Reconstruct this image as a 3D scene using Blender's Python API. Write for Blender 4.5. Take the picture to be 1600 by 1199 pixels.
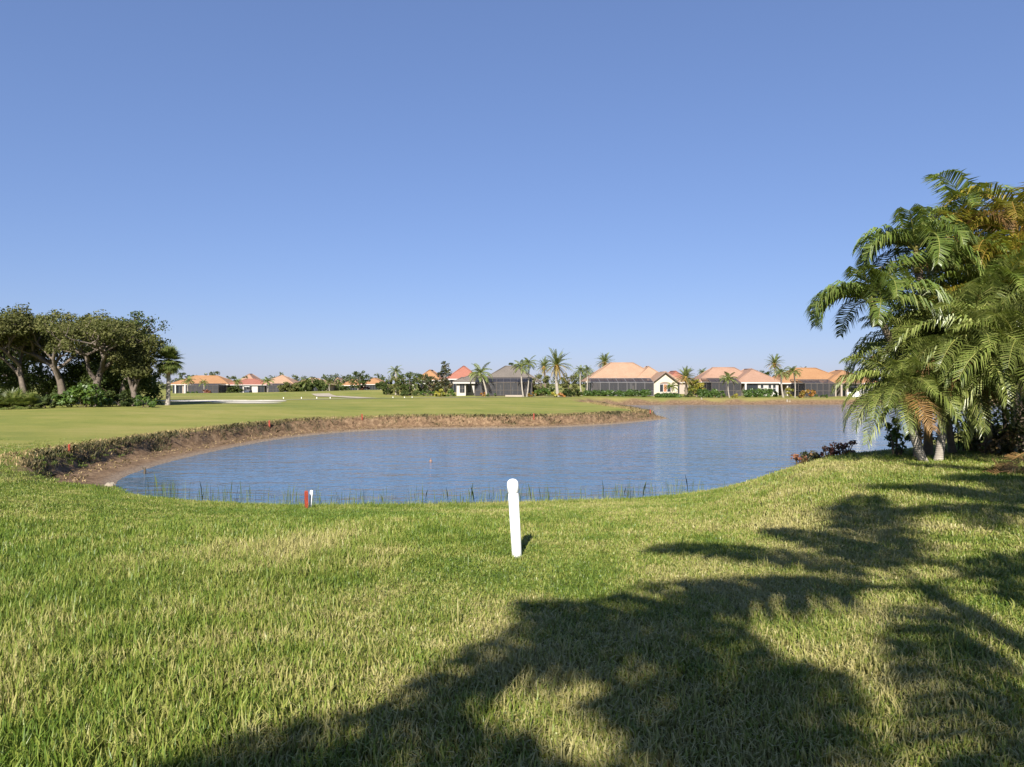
import bpy, math, random
import numpy as np
from mathutils import Vector, Matrix, Euler

R = math.radians
scene = bpy.context.scene
for o in list(bpy.data.objects):
    bpy.data.objects.remove(o)

# ------------------------------------------------------------------ camera, sky, sun, exposure
F_PX = 1081.0                                   # focal length in photo pixels (1600 wide)
EYE = 3.3                                       # camera height above the lake
cam_d = bpy.data.cameras.new('camera')
cam_d.sensor_width = 36.0
cam_d.lens = 36.0 * F_PX / 1600.0
cam_d.clip_start = 0.05
cam_d.clip_end = 9000
cam = bpy.data.objects.new('camera', cam_d)
scene.collection.objects.link(cam)
cam.location = (0, 0, EYE)
cam.rotation_euler = (R(90), 0, 0)
scene.camera = cam

SUN_EL, SUN_AZ = 33.0, 9.0                      # elevation; shadows fall AZ degrees right of straight ahead
w = bpy.data.worlds.new('World'); scene.world = w; w.use_nodes = True
nt = w.node_tree
bg = nt.nodes['Background']
sky = nt.nodes.new('ShaderNodeTexSky'); sky.sky_type = 'NISHITA'
sky.sun_disc = False
sky.sun_elevation = R(SUN_EL); sky.sun_rotation = R(180 + SUN_AZ)
sky.altitude = 0; sky.air_density = 1.1; sky.dust_density = 0.2; sky.ozone_density = 10.0
gam = nt.nodes.new('ShaderNodeGamma'); gam.inputs[1].default_value = 0.6          # even tone over the whole sky
tint = nt.nodes.new('ShaderNodeMix'); tint.data_type = 'RGBA'; tint.blend_type = 'MULTIPLY'; tint.inputs[0].default_value = 1.0
tint.inputs[7].default_value = (0.825, 0.81, 1.02, 1.0)
nt.links.new(sky.outputs[0], gam.inputs[0]); nt.links.new(gam.outputs[0], tint.inputs[6])
nt.links.new(tint.outputs[2], bg.inputs[0]); bg.inputs[1].default_value = 0.113
sd_ = bpy.data.lights.new('sun', 'SUN'); sd_.energy = 5.0; sd_.angle = R(0.55); sd_.color = (1.0, 0.95, 0.85)
sun = bpy.data.objects.new('sun', sd_); scene.collection.objects.link(sun)
LDIR = Vector((math.sin(R(SUN_AZ)) * math.cos(R(SUN_EL)), math.cos(R(SUN_AZ)) * math.cos(R(SUN_EL)), -math.sin(R(SUN_EL))))
sun.rotation_euler = LDIR.to_track_quat('-Z', 'Y').to_euler()
sun.location = (-5, -30, 30)
scene.render.engine = 'CYCLES'
scene.view_settings.view_transform = 'Standard'
scene.view_settings.look = 'None'
scene.view_settings.exposure = 1.15
scene.view_settings.gamma = 1.0
scene.view_settings.use_curve_mapping = False

# ------------------------------------------------------------------ helpers
COL = scene.collection
def link(o): COL.objects.link(o); return o
def tag(o, label=None, cat=None, group=None, kind=None):
    if label: o['label'] = label
    if cat: o['category'] = cat
    if group: o['group'] = group
    if kind: o['kind'] = kind
    return o
def empty(name, loc, rz=0.0, label=None, cat=None, group=None):
    o = bpy.data.objects.new(name, None); link(o)
    o.empty_display_size = 0.3
    o.location = loc; o.rotation_euler = (0, 0, rz)
    return tag(o, label, cat, group)
def mesh_obj(name, me, mats, parent=None, smooth=False):
    o = bpy.data.objects.new(name, me); link(o)
    if mats is not None:
        if not isinstance(mats, (list, tuple)): mats = [mats]
        if len(me.materials) == 0:
            for m in mats: me.materials.append(m)
    if parent is not None: o.parent = parent
    if smooth:
        me.polygons.foreach_set('use_smooth', [True] * len(me.polygons))
    return o

class MB:
    """collects verts and faces of one mesh"""
    def __init__(s): s.v = []; s.f = []; s.m = []
    def add(s, vs, fs, m=0):
        b = len(s.v); s.v.extend([tuple(p) for p in vs])
        for f in fs: s.f.append(tuple(b + i for i in f)); s.m.append(m)
    def box(s, x0, x1, y0, y1, z0, z1, m=0):
        s.add([(x0,y0,z0),(x1,y0,z0),(x1,y1,z0),(x0,y1,z0),(x0,y0,z1),(x1,y0,z1),(x1,y1,z1),(x0,y1,z1)],
              [(0,3,2,1),(4,5,6,7),(0,1,5,4),(1,2,6,5),(2,3,7,6),(3,0,4,7)], m)
    def tube(s, pts, rad, n=6, m=0, cap=True):
        pts = [Vector(p) for p in pts]
        if not hasattr(rad, '__len__'): rad = [rad] * len(pts)
        rings = []
        for i, p in enumerate(pts):
            t = (pts[min(i+1, len(pts)-1)] - pts[max(i-1, 0)])
            if t.length < 1e-9: t = Vector((0,0,1))
            t.normalize()
            a = Vector((1,0,0)) if abs(t.x) < 0.8 else Vector((0,1,0))
            u = t.cross(a).normalized(); v = t.cross(u)
            rings.append([p + (u*math.cos(2*math.pi*k/n) + v*math.sin(2*math.pi*k/n))*rad[i] for k in range(n)])
        vs = [q for r in rings for q in r]; fs = []
        for i in range(len(pts)-1):
            for k in range(n):
                fs.append((i*n+k, i*n+(k+1)%n, (i+1)*n+(k+1)%n, (i+1)*n+k))
        if cap:
            fs.append(tuple(reversed(range(n)))); fs.append(tuple((len(pts)-1)*n+k for k in range(n)))
        s.add(vs, fs, m)
    def bar(s, a, b, w=0.06, m=0):
        s.tube([a, b], w*0.7071, 4, m)
    def mesh(s, name):
        me = bpy.data.meshes.new(name); me.from_pydata(s.v, [], s.f)
        if s.m and max(s.m) > 0: me.polygons.foreach_set('material_index', s.m)
        me.update(); return me
    def build(s, name, mats, parent=None, smooth=False):
        return mesh_obj(name, s.mesh(name), mats, parent, smooth)

def np_mesh(name, verts, nper, rnd=None, extra=None):
    """verts (N,nper,3): N separate polygons of nper corners (nper 3..5)"""
    N = verts.shape[0]
    me = bpy.data.meshes.new(name)
    me.vertices.add(N*nper); me.vertices.foreach_set('co', verts.astype(np.float32).ravel())
    me.loops.add(N*nper); me.loops.foreach_set('vertex_index', np.arange(N*nper, dtype=np.int32))
    me.polygons.add(N); me.polygons.foreach_set('loop_start', np.arange(0, N*nper, nper, dtype=np.int32))
    me.polygons.foreach_set('loop_total', np.full(N, nper, dtype=np.int32))
    me.update(calc_edges=True)
    if rnd is not None:
        a = me.attributes.new('rnd', 'FLOAT', 'POINT'); a.data.foreach_set('value', np.repeat(rnd, nper).astype(np.float32))
    if extra:
        for k, v in extra.items():
            a = me.attributes.new(k, 'FLOAT', 'POINT'); a.data.foreach_set('value', v.astype(np.float32).ravel())
    return me

# ------------------------------------------------------------------ materials
def new_mat(name):
    m = bpy.data.materials.new(name); m.use_nodes = True
    n = m.node_tree.nodes; l = m.node_tree.links
    return m, n, l, n['Principled BSDF'], n['Material Output']
def c4(c): return (c[0], c[1], c[2], 1.0)
def noise_node(n, l, scale, detail=4, rough=0.55, coord='Object', vec_scale=None):
    tc = n.new('ShaderNodeTexCoord')
    if coord == 'World':
        g = n.new('ShaderNodeNewGeometry'); src = g.outputs['Position']
    else: src = tc.outputs[coord]
    if vec_scale:
        mp = n.new('ShaderNodeMapping'); mp.inputs['Scale'].default_value = vec_scale
        l.new(src, mp.inputs['Vector']); src = mp.outputs[0]
    t = n.new('ShaderNodeTexNoise'); t.inputs['Scale'].default_value = scale
    t.inputs['Detail'].default_value = detail; t.inputs['Roughness'].default_value = rough
    l.new(src, t.inputs['Vector']); return t
def ramp(n, l, fac, stops):
    r = n.new('ShaderNodeValToRGB'); e = r.color_ramp.elements
    while len(e) < len(stops): e.new(0.5)
    for i, (p, c) in enumerate(stops): e[i].position = p; e[i].color = c4(c)
    l.new(fac, r.inputs[0]); return r
def mixc(n, l, fac, a, b, blend='MIX'):
    m = n.new('ShaderNodeMix'); m.data_type = 'RGBA'; m.blend_type = blend
    if isinstance(fac, float): m.inputs[0].default_value = fac
    else: l.new(fac, m.inputs[0])
    for i, x in ((6, a), (7, b)):
        if isinstance(x, tuple): m.inputs[i].default_value = c4(x)
        else: l.new(x, m.inputs[i])
    return m.outputs[2]
def mathn(n, l, op, a, b=None, clamp=False):
    m = n.new('ShaderNodeMath'); m.operation = op; m.use_clamp = clamp
    for i, x in ((0, a), (1, b)):
        if x is None: continue
        if isinstance(x, (int, float)): m.inputs[i].default_value = x
        else: l.new(x, m.inputs[i])
    return m.outputs[0]
def plain(name, col, rough=0.7, var=0.12, scale=3.0, bump=0.0, spec=0.3, coord='Object'):
    m, n, l, p, o = new_mat(name)
    t = noise_node(n, l, scale, 5, coord=coord)
    a = tuple(max(0, c*(1-var)) for c in col); b = tuple(min(1, c*(1+var)) for c in col)
    r = ramp(n, l, t.outputs[0], [(0.3, a), (0.7, b)])
    l.new(r.outputs[0], p.inputs['Base Color']); p.inputs['Roughness'].default_value = rough
    p.inputs['Specular IOR Level'].default_value = spec
    if bump:
        t2 = noise_node(n, l, scale*6, 5, coord=coord)
        bn = n.new('ShaderNodeBump'); bn.inputs['Strength'].default_value = bump; bn.inputs['Distance'].default_value = 0.02
        l.new(t2.outputs[0], bn.inputs['Height']); l.new(bn.outputs[0], p.inputs['Normal'])
    return m
def leaf_mat(name, ca, cb, cc=None, rough=0.45, trans=0.3, objvar=0.35, spec=0.4):
    """ca..cb..cc over the per-leaf random value, plus a little per-object brightness"""
    m, n, l, p, o = new_mat(name)
    at = n.new('ShaderNodeAttribute'); at.attribute_name = 'rnd'
    stops = [(0.0, ca), (0.55, cb), (1.0, cc or cb)]
    r = ramp(n, l, at.outputs['Fac'], stops)
    oi = n.new('ShaderNodeObjectInfo')
    v = mathn(n, l, 'MULTIPLY_ADD', oi.outputs['Random'], objvar); v.node.inputs[2].default_value = 1 - objvar/2
    hs = n.new('ShaderNodeHueSaturation'); l.new(r.outputs[0], hs.inputs['Color']); l.new(v, hs.inputs['Value'])
    l.new(hs.outputs[0], p.inputs['Base Color']); p.inputs['Roughness'].default_value = rough
    p.inputs['Specular IOR Level'].default_value = spec
    tr = n.new('ShaderNodeBsdfTranslucent')
    tc = mixc(n, l, 0.5, hs.outputs[0], (0.25, 0.3, 0.02), 'MIX'); l.new(tc, tr.inputs['Color'])
    mx = n.new('ShaderNodeMixShader'); mx.inputs[0].default_value = trans
    l.new(p.outputs[0], mx.inputs[1]); l.new(tr.outputs[0], mx.inputs[2]); l.new(mx.outputs[0], o.inputs['Surface'])
    return m

M = {}
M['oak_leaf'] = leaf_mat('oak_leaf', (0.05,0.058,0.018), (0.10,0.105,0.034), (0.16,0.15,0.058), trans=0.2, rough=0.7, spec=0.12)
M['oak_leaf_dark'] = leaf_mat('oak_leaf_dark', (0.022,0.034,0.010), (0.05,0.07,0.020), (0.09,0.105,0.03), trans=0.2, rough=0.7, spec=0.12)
M['shrub_leaf'] = leaf_mat('shrub_leaf', (0.03,0.055,0.010), (0.065,0.115,0.018), (0.12,0.17,0.03), trans=0.2)
M['hedge_leaf'] = leaf_mat('hedge_leaf', (0.03,0.055,0.012), (0.055,0.10,0.02), (0.09,0.14,0.03), trans=0.15, objvar=0.2)
M['magnolia_leaf'] = leaf_mat('magnolia_leaf', (0.022,0.035,0.012), (0.055,0.06,0.022), (0.15,0.085,0.04), trans=0.1, rough=0.35)
M['croton_leaf'] = leaf_mat('croton_leaf', (0.10,0.10,0.015), (0.26,0.14,0.03), (0.30,0.07,0.02), trans=0.2)
M['yellow_leaf'] = leaf_mat('yellow_leaf', (0.10,0.12,0.015), (0.24,0.22,0.03), (0.34,0.26,0.04), trans=0.2)
M['red_leaf'] = leaf_mat('red_leaf', (0.09,0.03,0.022), (0.20,0.07,0.045), (0.28,0.14,0.07), trans=0.2)
M['woods_leaf'] = leaf_mat('woods_leaf', (0.035,0.048,0.020), (0.07,0.085,0.034), (0.11,0.12,0.05), trans=0.15)
M['frond_green'] = leaf_mat('frond_green', (0.05,0.085,0.014), (0.12,0.165,0.03), (0.23,0.25,0.07), rough=0.38, trans=0.25, objvar=0.7, spec=0.45)
M['frond_date'] = leaf_mat('frond_date', (0.065,0.095,0.018), (0.155,0.185,0.042), (0.29,0.29,0.10), rough=0.36, trans=0.22, objvar=0.7, spec=0.5)
M['frond_yellow'] = leaf_mat('frond_yellow', (0.10,0.105,0.012), (0.21,0.18,0.022), (0.32,0.21,0.035), rough=0.4, trans=0.35, objvar=0.6)
M['frond_brown'] = leaf_mat('frond_brown', (0.14,0.075,0.025), (0.27,0.15,0.05), (0.36,0.22,0.09), rough=0.6, trans=0.25, objvar=0.5)
M['frond_far'] = leaf_mat('frond_far', (0.06,0.09,0.022), (0.13,0.165,0.04), (0.22,0.22,0.08), rough=0.4, trans=0.25, objvar=0.7)
M['frond_tan'] = leaf_mat('frond_tan', (0.15,0.14,0.04), (0.26,0.20,0.07), (0.34,0.25,0.10), rough=0.5, trans=0.25, objvar=0.5)
M['rachis'] = plain('rachis', (0.20,0.20,0.05), 0.5, 0.2, 8)
M['rachis_orange'] = plain('rachis_orange', (0.34,0.20,0.05), 0.5, 0.2, 8)
def trunk_mat(name, a, b, ring=22.0):
    m, n, l, p, o = new_mat(name)
    t = noise_node(n, l, 5, 6, 0.65)
    r = ramp(n, l, t.outputs[0], [(0.3, a), (0.68, b)])
    tc = n.new('ShaderNodeTexCoord')
    wv = n.new('ShaderNodeTexWave'); wv.bands_direction = 'Z'; wv.inputs['Scale'].default_value = ring/6.28*2
    wv.inputs['Distortion'].default_value = 1.5; wv.inputs['Detail'].default_value = 2
    l.new(tc.outputs['Object'], wv.inputs['Vector'])
    col = mixc(n, l, mathn(n, l, 'MULTIPLY', wv.outputs['Fac'], 0.15), r.outputs[0], tuple(c*0.45 for c in a))
    l.new(col, p.inputs['Base Color']); p.inputs['Roughness'].default_value = 0.85
    ad = mathn(n, l, 'ADD', wv.outputs['Fac'], mathn(n, l, 'MULTIPLY', t.outputs[0], 1.5))
    bn = n.new('ShaderNodeBump'); bn.inputs['Strength'].default_value = 0.3; bn.inputs['Distance'].default_value = 0.02
    l.new(ad, bn.inputs['Height']); l.new(bn.outputs[0], p.inputs['Normal'])
    return m
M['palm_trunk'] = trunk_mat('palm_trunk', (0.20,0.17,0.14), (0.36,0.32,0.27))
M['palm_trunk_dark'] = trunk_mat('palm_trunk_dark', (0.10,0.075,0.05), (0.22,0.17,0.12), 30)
M['crownshaft'] = plain('crownshaft', (0.20,0.17,0.05), 0.45, 0.25, 6)
M['bark'] = plain('bark', (0.125,0.10,0.08), 0.9, 0.35, 4, 0.6)
M['stem'] = plain('stem', (0.10,0.08,0.05), 0.9, 0.3, 5, 0.4)
M['white_pvc'] = plain('white_pvc', (0.84,0.84,0.82), 0.35, 0.03, 6, 0.0, 0.5)
M['white_paint'] = plain('white_paint', (0.80,0.79,0.75), 0.6, 0.07, 14)
M['red_paint'] = plain('red_paint', (0.23,0.035,0.018), 0.6, 0.35, 30)
M['rock'] = plain('rock', (0.26,0.22,0.17), 0.9, 0.3, 6, 0.8)
M['dark_wood'] = plain('dark_wood', (0.09,0.07,0.05), 0.9, 0.3, 8, 0.5)
M['float'] = plain('float', (0.20,0.12,0.09), 0.5, 0.2, 8)
M['tan_wall'] = plain('tan_wall', (0.42,0.30,0.17), 0.85, 0.15, 3, 0.2)
M['cream_wall'] = plain('cream_wall', (0.46,0.40,0.31), 0.85, 0.05, 0.8, 0.15)
M['white_wall'] = plain('white_wall', (0.40,0.37,0.34), 0.85, 0.05, 0.8, 0.15)
M['pink_wall'] = plain('pink_wall', (0.30,0.25,0.21), 0.85, 0.05, 0.8, 0.15)
M['trim'] = plain('trim', (0.42,0.40,0.38), 0.6, 0.05, 2)
M['fascia'] = plain('fascia', (0.17,0.12,0.10), 0.7, 0.08, 2)
M['bronze'] = plain('bronze', (0.10,0.085,0.075), 0.5, 0.1, 2)
M['grey_frame'] = plain('grey_frame', (0.16,0.15,0.15), 0.5, 0.1, 2)
M['blind'] = plain('blind', (0.30,0.13,0.07), 0.6, 0.12, 4)
M['soil'] = plain('soil_bed', (0.30,0.20,0.13), 0.95, 0.25, 2.0, 0.5)
M['rubber'] = plain('rubber', (0.02,0.02,0.022), 0.7, 0.1, 5)
M['cart_body'] = plain('cart_body', (0.05,0.06,0.09), 0.3, 0.05, 2)
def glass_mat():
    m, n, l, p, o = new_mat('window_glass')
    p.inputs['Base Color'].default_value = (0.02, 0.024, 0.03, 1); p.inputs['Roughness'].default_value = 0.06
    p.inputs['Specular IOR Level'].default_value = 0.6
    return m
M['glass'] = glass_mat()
def screen_mat():
    m, n, l, p, o = new_mat('insect_screen')
    p.inputs['Base Color'].default_value = (0.022, 0.021, 0.025, 1); p.inputs['Roughness'].default_value = 0.6
    tr = n.new('ShaderNodeBsdfTransparent'); mx = n.new('ShaderNodeMixShader'); mx.inputs[0].default_value = 0.74
    l.new(tr.outputs[0], mx.inputs[1]); l.new(p.outputs[0], mx.inputs[2]); l.new(mx.outputs[0], o.inputs['Surface'])
    return m
M['screen'] = screen_mat()
def tile_mat(name, a, b):
    m, n, l, p, o = new_mat(name)
    t = noise_node(n, l, 0.5, 6, 0.7)
    t2 = noise_node(n, l, 5.0, 3, 0.7)
    f = mathn(n, l, 'MULTIPLY_ADD', t2.outputs[0], 0.55); l.new(mathn(n, l, 'MULTIPLY', t.outputs[0], 0.45), f.node.inputs[2])
    r = ramp(n, l, f, [(0.32, a), (0.66, b)])
    tc = n.new('ShaderNodeTexCoord')
    br = n.new('ShaderNodeTexWave'); br.bands_direction = 'Z'; br.wave_profile = 'SAW'
    br.inputs['Scale'].default_value = 0.314/0.17; br.inputs['Distortion'].default_value = 0.4
    l.new(tc.outputs['Object'], br.inputs['Vector'])
    col = mixc(n, l, mathn(n, l, 'MULTIPLY', br.outputs['Fac'], 0.18), r.outputs[0], tuple(c*0.4 for c in a))
    l.new(col, p.inputs['Base Color']); p.inputs['Roughness'].default_value = 0.8
    bn = n.new('ShaderNodeBump'); bn.inputs['Strength'].default_value = 0.5; bn.inputs['Distance'].default_value = 0.05
    l.new(br.outputs['Fac'], bn.inputs['Height']); l.new(bn.outputs[0], p.inputs['Normal'])
    return m
M['tile_peach'] = tile_mat('tile_peach', (0.27,0.155,0.095), (0.36,0.235,0.155))
M['tile_pink'] = tile_mat('tile_pink', (0.23,0.13,0.085), (0.33,0.20,0.14))
M['tile_orange'] = tile_mat('tile_orange', (0.24,0.115,0.048), (0.33,0.18,0.085))
M['tile_red'] = tile_mat('tile_red', (0.23,0.075,0.048), (0.30,0.125,0.085))
M['tile_grey'] = tile_mat('tile_grey', (0.095,0.08,0.068), (0.155,0.13,0.11))

# ------------------------------------------------------------------ ground shape
def sstep(a, b, x):
    t = np.clip((x-a)/(b-a), 0, 1); return t*t*(3-2*t)
def wob(x, y, f, seed=0):
    r = np.random.RandomState(seed); s = 0
    for k in range(7):
        a = r.uniform(0, 6.283); ff = f*(0.6+0.35*k); s = s + np.sin(ff*(x*math.cos(a)+y*math.sin(a))+r.uniform(0, 6.28))/(1+0.45*k)
    return s/3.0
# lake shoreline (x, y, bank type): 0 = grassy slope, 1 = eroded turf bank, 2 = far brown bank
SH = [(-12.3,21.4,0.25),(-13.5,23.6,1),(-14.2,26.5,1),(-14.6,31,1),(-14.4,36.8,1),(-13.6,42,1),(-11,47.4,1),(-7,50.2,1),(-2.4,51,1),
      (2.4,51.8,1),(7.7,55.6,1),(12,61,1),(14.3,64.6,1),(14.8,67,1),(14.2,72,1),(12.5,84,1),(11.5,95,2),(14,102,2),(20,105,2),(32,106,2),
      (50,107,2),(66,106,2),(85,101,2),(95,88,2),(84,70,0),(62,57,0),(42,49,0),(29,41,0),(19,33,0),(12.6,25.4,0),(9.4,21.8,0),(6,20.3,0),
      (2.2,19.0,0),(-1.5,18.4,0),(-4.6,18.2,0),(-7.4,18.5,0),(-9.6,19.2,0),(-11.2,20.2,0)]
def catmull(pts, per):
    out = []; n = len(pts); P = np.array(pts, float)
    for i in range(n):
        p0, p1, p2, p3 = P[i-1], P[i], P[(i+1)%n], P[(i+2)%n]
        for k in range(per):
            t = k/per
            q = 0.5*((2*p1)+(-p0+p2)*t+(2*p0-5*p1+4*p2-p3)*t*t+(-p0+3*p1-3*p2+p3)*t**3)
            out.append(q)
    return np.array(out)
SHORE = catmull(SH, 8)
SHORE[:, 2] = np.clip(SHORE[:, 2], 0, 2)
def shore_sd(X, Y):
    """signed distance to the lake (land positive) and the bank type"""
    A = SHORE; Bp = np.roll(SHORE, -1, axis=0)
    X = np.asarray(X, float).ravel(); Y = np.asarray(Y, float).ravel()
    sd = np.empty_like(X); ty = np.empty_like(X)
    for s in range(0, len(X), 20000):
        x = X[s:s+20000, None]; y = Y[s:s+20000, None]
        dx = Bp[:,0]-A[:,0]; dy = Bp[:,1]-A[:,1]
        t = np.clip(((x-A[:,0])*dx+(y-A[:,1])*dy)/(dx*dx+dy*dy), 0, 1)
        d2 = (x-A[:,0]-t*dx)**2+(y-A[:,1]-t*dy)**2
        i = np.argmin(d2, axis=1); r = np.arange(len(i))
        d = np.sqrt(d2[r, i]); ty[s:s+20000] = A[i,2]*(1-t[r,i])+Bp[i,2]*t[r,i]
        cr = ((A[:,1] > y) != (Bp[:,1] > y)) & (x < dx*(y-A[:,1])/np.where(dy == 0, 1e-9, dy)+A[:,0])
        ins = (cr.sum(axis=1) % 2) == 1
        sd[s:s+20000] = np.where(ins, -d, d)
    return sd, ty
HC = np.array([(0,3,1.62),(0,-12,1.65),(-8,2,1.5),(-8,10,1.3),(-14,14,1.15),(8,6,1.65),(8,12,1.66),(10,16,1.66),(14,12,1.66),(20,8,1.7),(24,24,1.6),(30,30,1.5),(0,9,1.62),
   (-17,21,0.86),(-18,26,0.74),(-18,33,0.74),(-17,42,0.78),(-12,51,0.80),(-4,55,0.80),(4,56,0.78),(9,60,0.70),(12,66,0.55),(11,76,0.75),(8,90,0.95),
   (-24,32,0.9),(-30,48,1.2),(-36,60,1.28),(-34,66,1.22),(-38,84,1.28),(-46,62,1.05),(-22,60,1.2),(-8,70,1.05),(0,85,1.15),(-28,82,1.15),(-20,100,1.15),(5,105,1.2),(-10,120,1.3),
   (-45,110,0.9),(-60,150,0.9),(-35,150,1.5),(-90,200,0.35),(-60,230,0.4),(-25,150,2.15),(-20,165,1.9),(-4,118,1.4),(4,125,1.45),(20,125,1.1),(40,124,1.05),(60,126,1.0),(30,112,0.95),(55,113,0.95),(70,112,1.0),
   (0,200,1.0),(60,200,1.0),(-120,120,0.8),(120,120,1.2),(120,40,1.5),(-60,20,1.0),(-80,60,0.9),(0,320,0.5),(-150,300,0.3),(150,300,0.8),(60,20,1.7),(0,-60,1.7),(0,900,0.5),(600,400,0.8),(-600,400,0.5)], float)
def ground_z(X, Y):
    X = np.asarray(X, float); Y = np.asarray(Y, float); shp = X.shape
    x = X.ravel(); y = Y.ravel()
    num = np.zeros_like(x); den = np.zeros_like(x)
    for hx, hy, hz in HC:
        s2 = 6.0 if hy < 18 else (16.0 if hy < 80 else 60.0)
        wgt = 1.0/((x-hx)**2+(y-hy)**2+s2)**1.7
        num += wgt*hz; den += wgt
    B = num/den + 0.035*wob(x, y, 0.35, 5)*sstep(0.0, 30, y) + 0.012*wob(x, y, 1.7, 6)
    sd, ty = shore_sd(x, y)
    # grassy slope
    k = 0.145 + 0.33*sstep(3.0, 10.0, x) + 0.05*sstep(-6, -11, x)
    lin = 0.03 + k*sd + 0.02*wob(x, y, 2.2, 3)
    a = 0.22
    hA = -a*np.log(np.exp(-np.clip(lin, -3, 9)/a)+np.exp(-B/a))
    hA = np.where(sd > 14, B, hA)
    # eroded bank: pebbly shelf, then a ragged turf step
    n1 = wob(x, y, 1.3, 9); n2 = wob(x, y, 4.0, 11)
    wid = 1.05 + 0.75*sstep(45, 24, y) + 0.22*n1 + 0.20*n2
    sh = 0.02 + 0.20*np.clip(sd/np.maximum(wid, 0.2), 0, 1)
    st = sstep(wid, wid+0.42, sd)
    lip = 0.07*np.exp(-((sd-wid-0.7)/0.5)**2)*(0.6+0.6*n2)
    hB = sh*(1-st)+(B+lip)*st
    # far bank
    wf = 0.5 + 0.3*n1
    hC = 0.02 + (B-0.02)*sstep(0.0+wf*0.3, 3.2+wf, sd)
    tA = np.clip(1-ty, 0, 1); tC = np.clip(ty-1, 0, 1); tB = 1-tA-tC
    h = tA*hA+tB*hB+tC*hC
    h = np.where(sd < 0, np.maximum(-1.2, 0.02+0.22*sd), h)
    return h.reshape(shp)
def gz(x, y): return float(ground_z(np.array([x]), np.array([y]))[0])
def px2x(px, d): return (px-800)/F_PX*d
def py2z(py, d): return EYE-(py-600)/F_PX*d

def grow(a, b, s0, g):
    out = [a]; s = s0
    while out[-1] < b: out.append(out[-1]+s); s *= g
    return out
xr = grow(24, 2600, 0.35, 1.12)
xs = np.array(sorted([-v for v in xr])+list(np.arange(-23.75, 23.99, 0.25))+xr)
ys = np.array(sorted([-v for v in grow(2.0, 900, 0.8, 1.35)])+list(np.arange(-1.5, 16.9, 0.4))+list(np.arange(17, 68, 0.22))+list(np.arange(68, 99, 0.7))+list(np.arange(99.1, 114, 0.35))+grow(114.2, 4000, 0.9, 1.09))
GX, GY = np.meshgrid(xs, ys)
GZ = ground_z(GX, GY)
SD, TY = shore_sd(GX, GY)
nx, ny = len(xs), len(ys)
me = bpy.data.meshes.new('ground')
V = np.stack([GX.ravel(), GY.ravel(), GZ.ravel()], 1)
idx = np.arange(nx*ny).reshape(ny, nx)
Fq = np.stack([idx[:-1,:-1], idx[:-1,1:], idx[1:,1:], idx[1:,:-1]], -1).reshape(-1, 4)
me.vertices.add(len(V)); me.vertices.foreach_set('co', V.astype(np.float32).ravel())
me.loops.add(Fq.size); me.loops.foreach_set('vertex_index', Fq.astype(np.int32).ravel())
me.polygons.add(len(Fq)); me.polygons.foreach_set('loop_start', np.arange(0, Fq.size, 4, dtype=np.int32)); me.polygons.foreach_set('loop_total', np.full(len(Fq), 4, dtype=np.int32))
me.update(calc_edges=True)
me.polygons.foreach_set('use_smooth', np.ones(len(Fq), dtype=bool))
x_, y_ = GX.ravel(), GY.ravel()
nn = wob(x_, y_, 1.3, 9); n2 = wob(x_, y_, 4.0, 11)
wid = 1.05 + 0.75*sstep(45, 24, y_) + 0.22*nn + 0.20*n2
soil = np.where(TY > 1.5, 1-sstep(1.7, 3.0, SD+0.7*nn), np.where(TY > 0.4, 1-sstep(wid+0.40, wid+0.75, SD), 1-sstep(0.05, 0.30, SD)))
dry = np.where(TY > 1.5, 0.8*(1-sstep(2.5, 4.5, SD+nn)), np.where(TY > 0.4, np.clip(1-sstep(wid+0.4, wid+1.5, SD+0.3*nn), 0, 1), 0))
dry = np.maximum(dry, 0.55*sstep(95, 112, y_)*(y_ < 200)*sstep(0.0, 0.8, wob(x_, y_, 0.15, 8)))
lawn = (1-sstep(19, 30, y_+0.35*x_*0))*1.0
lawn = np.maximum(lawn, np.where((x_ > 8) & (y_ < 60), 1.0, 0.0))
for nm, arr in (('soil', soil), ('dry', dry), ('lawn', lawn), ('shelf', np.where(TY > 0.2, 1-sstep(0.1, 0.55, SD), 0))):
    a = me.attributes.new(nm, 'FLOAT', 'POINT'); a.data.foreach_set('value', arr.astype(np.float32))
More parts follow.
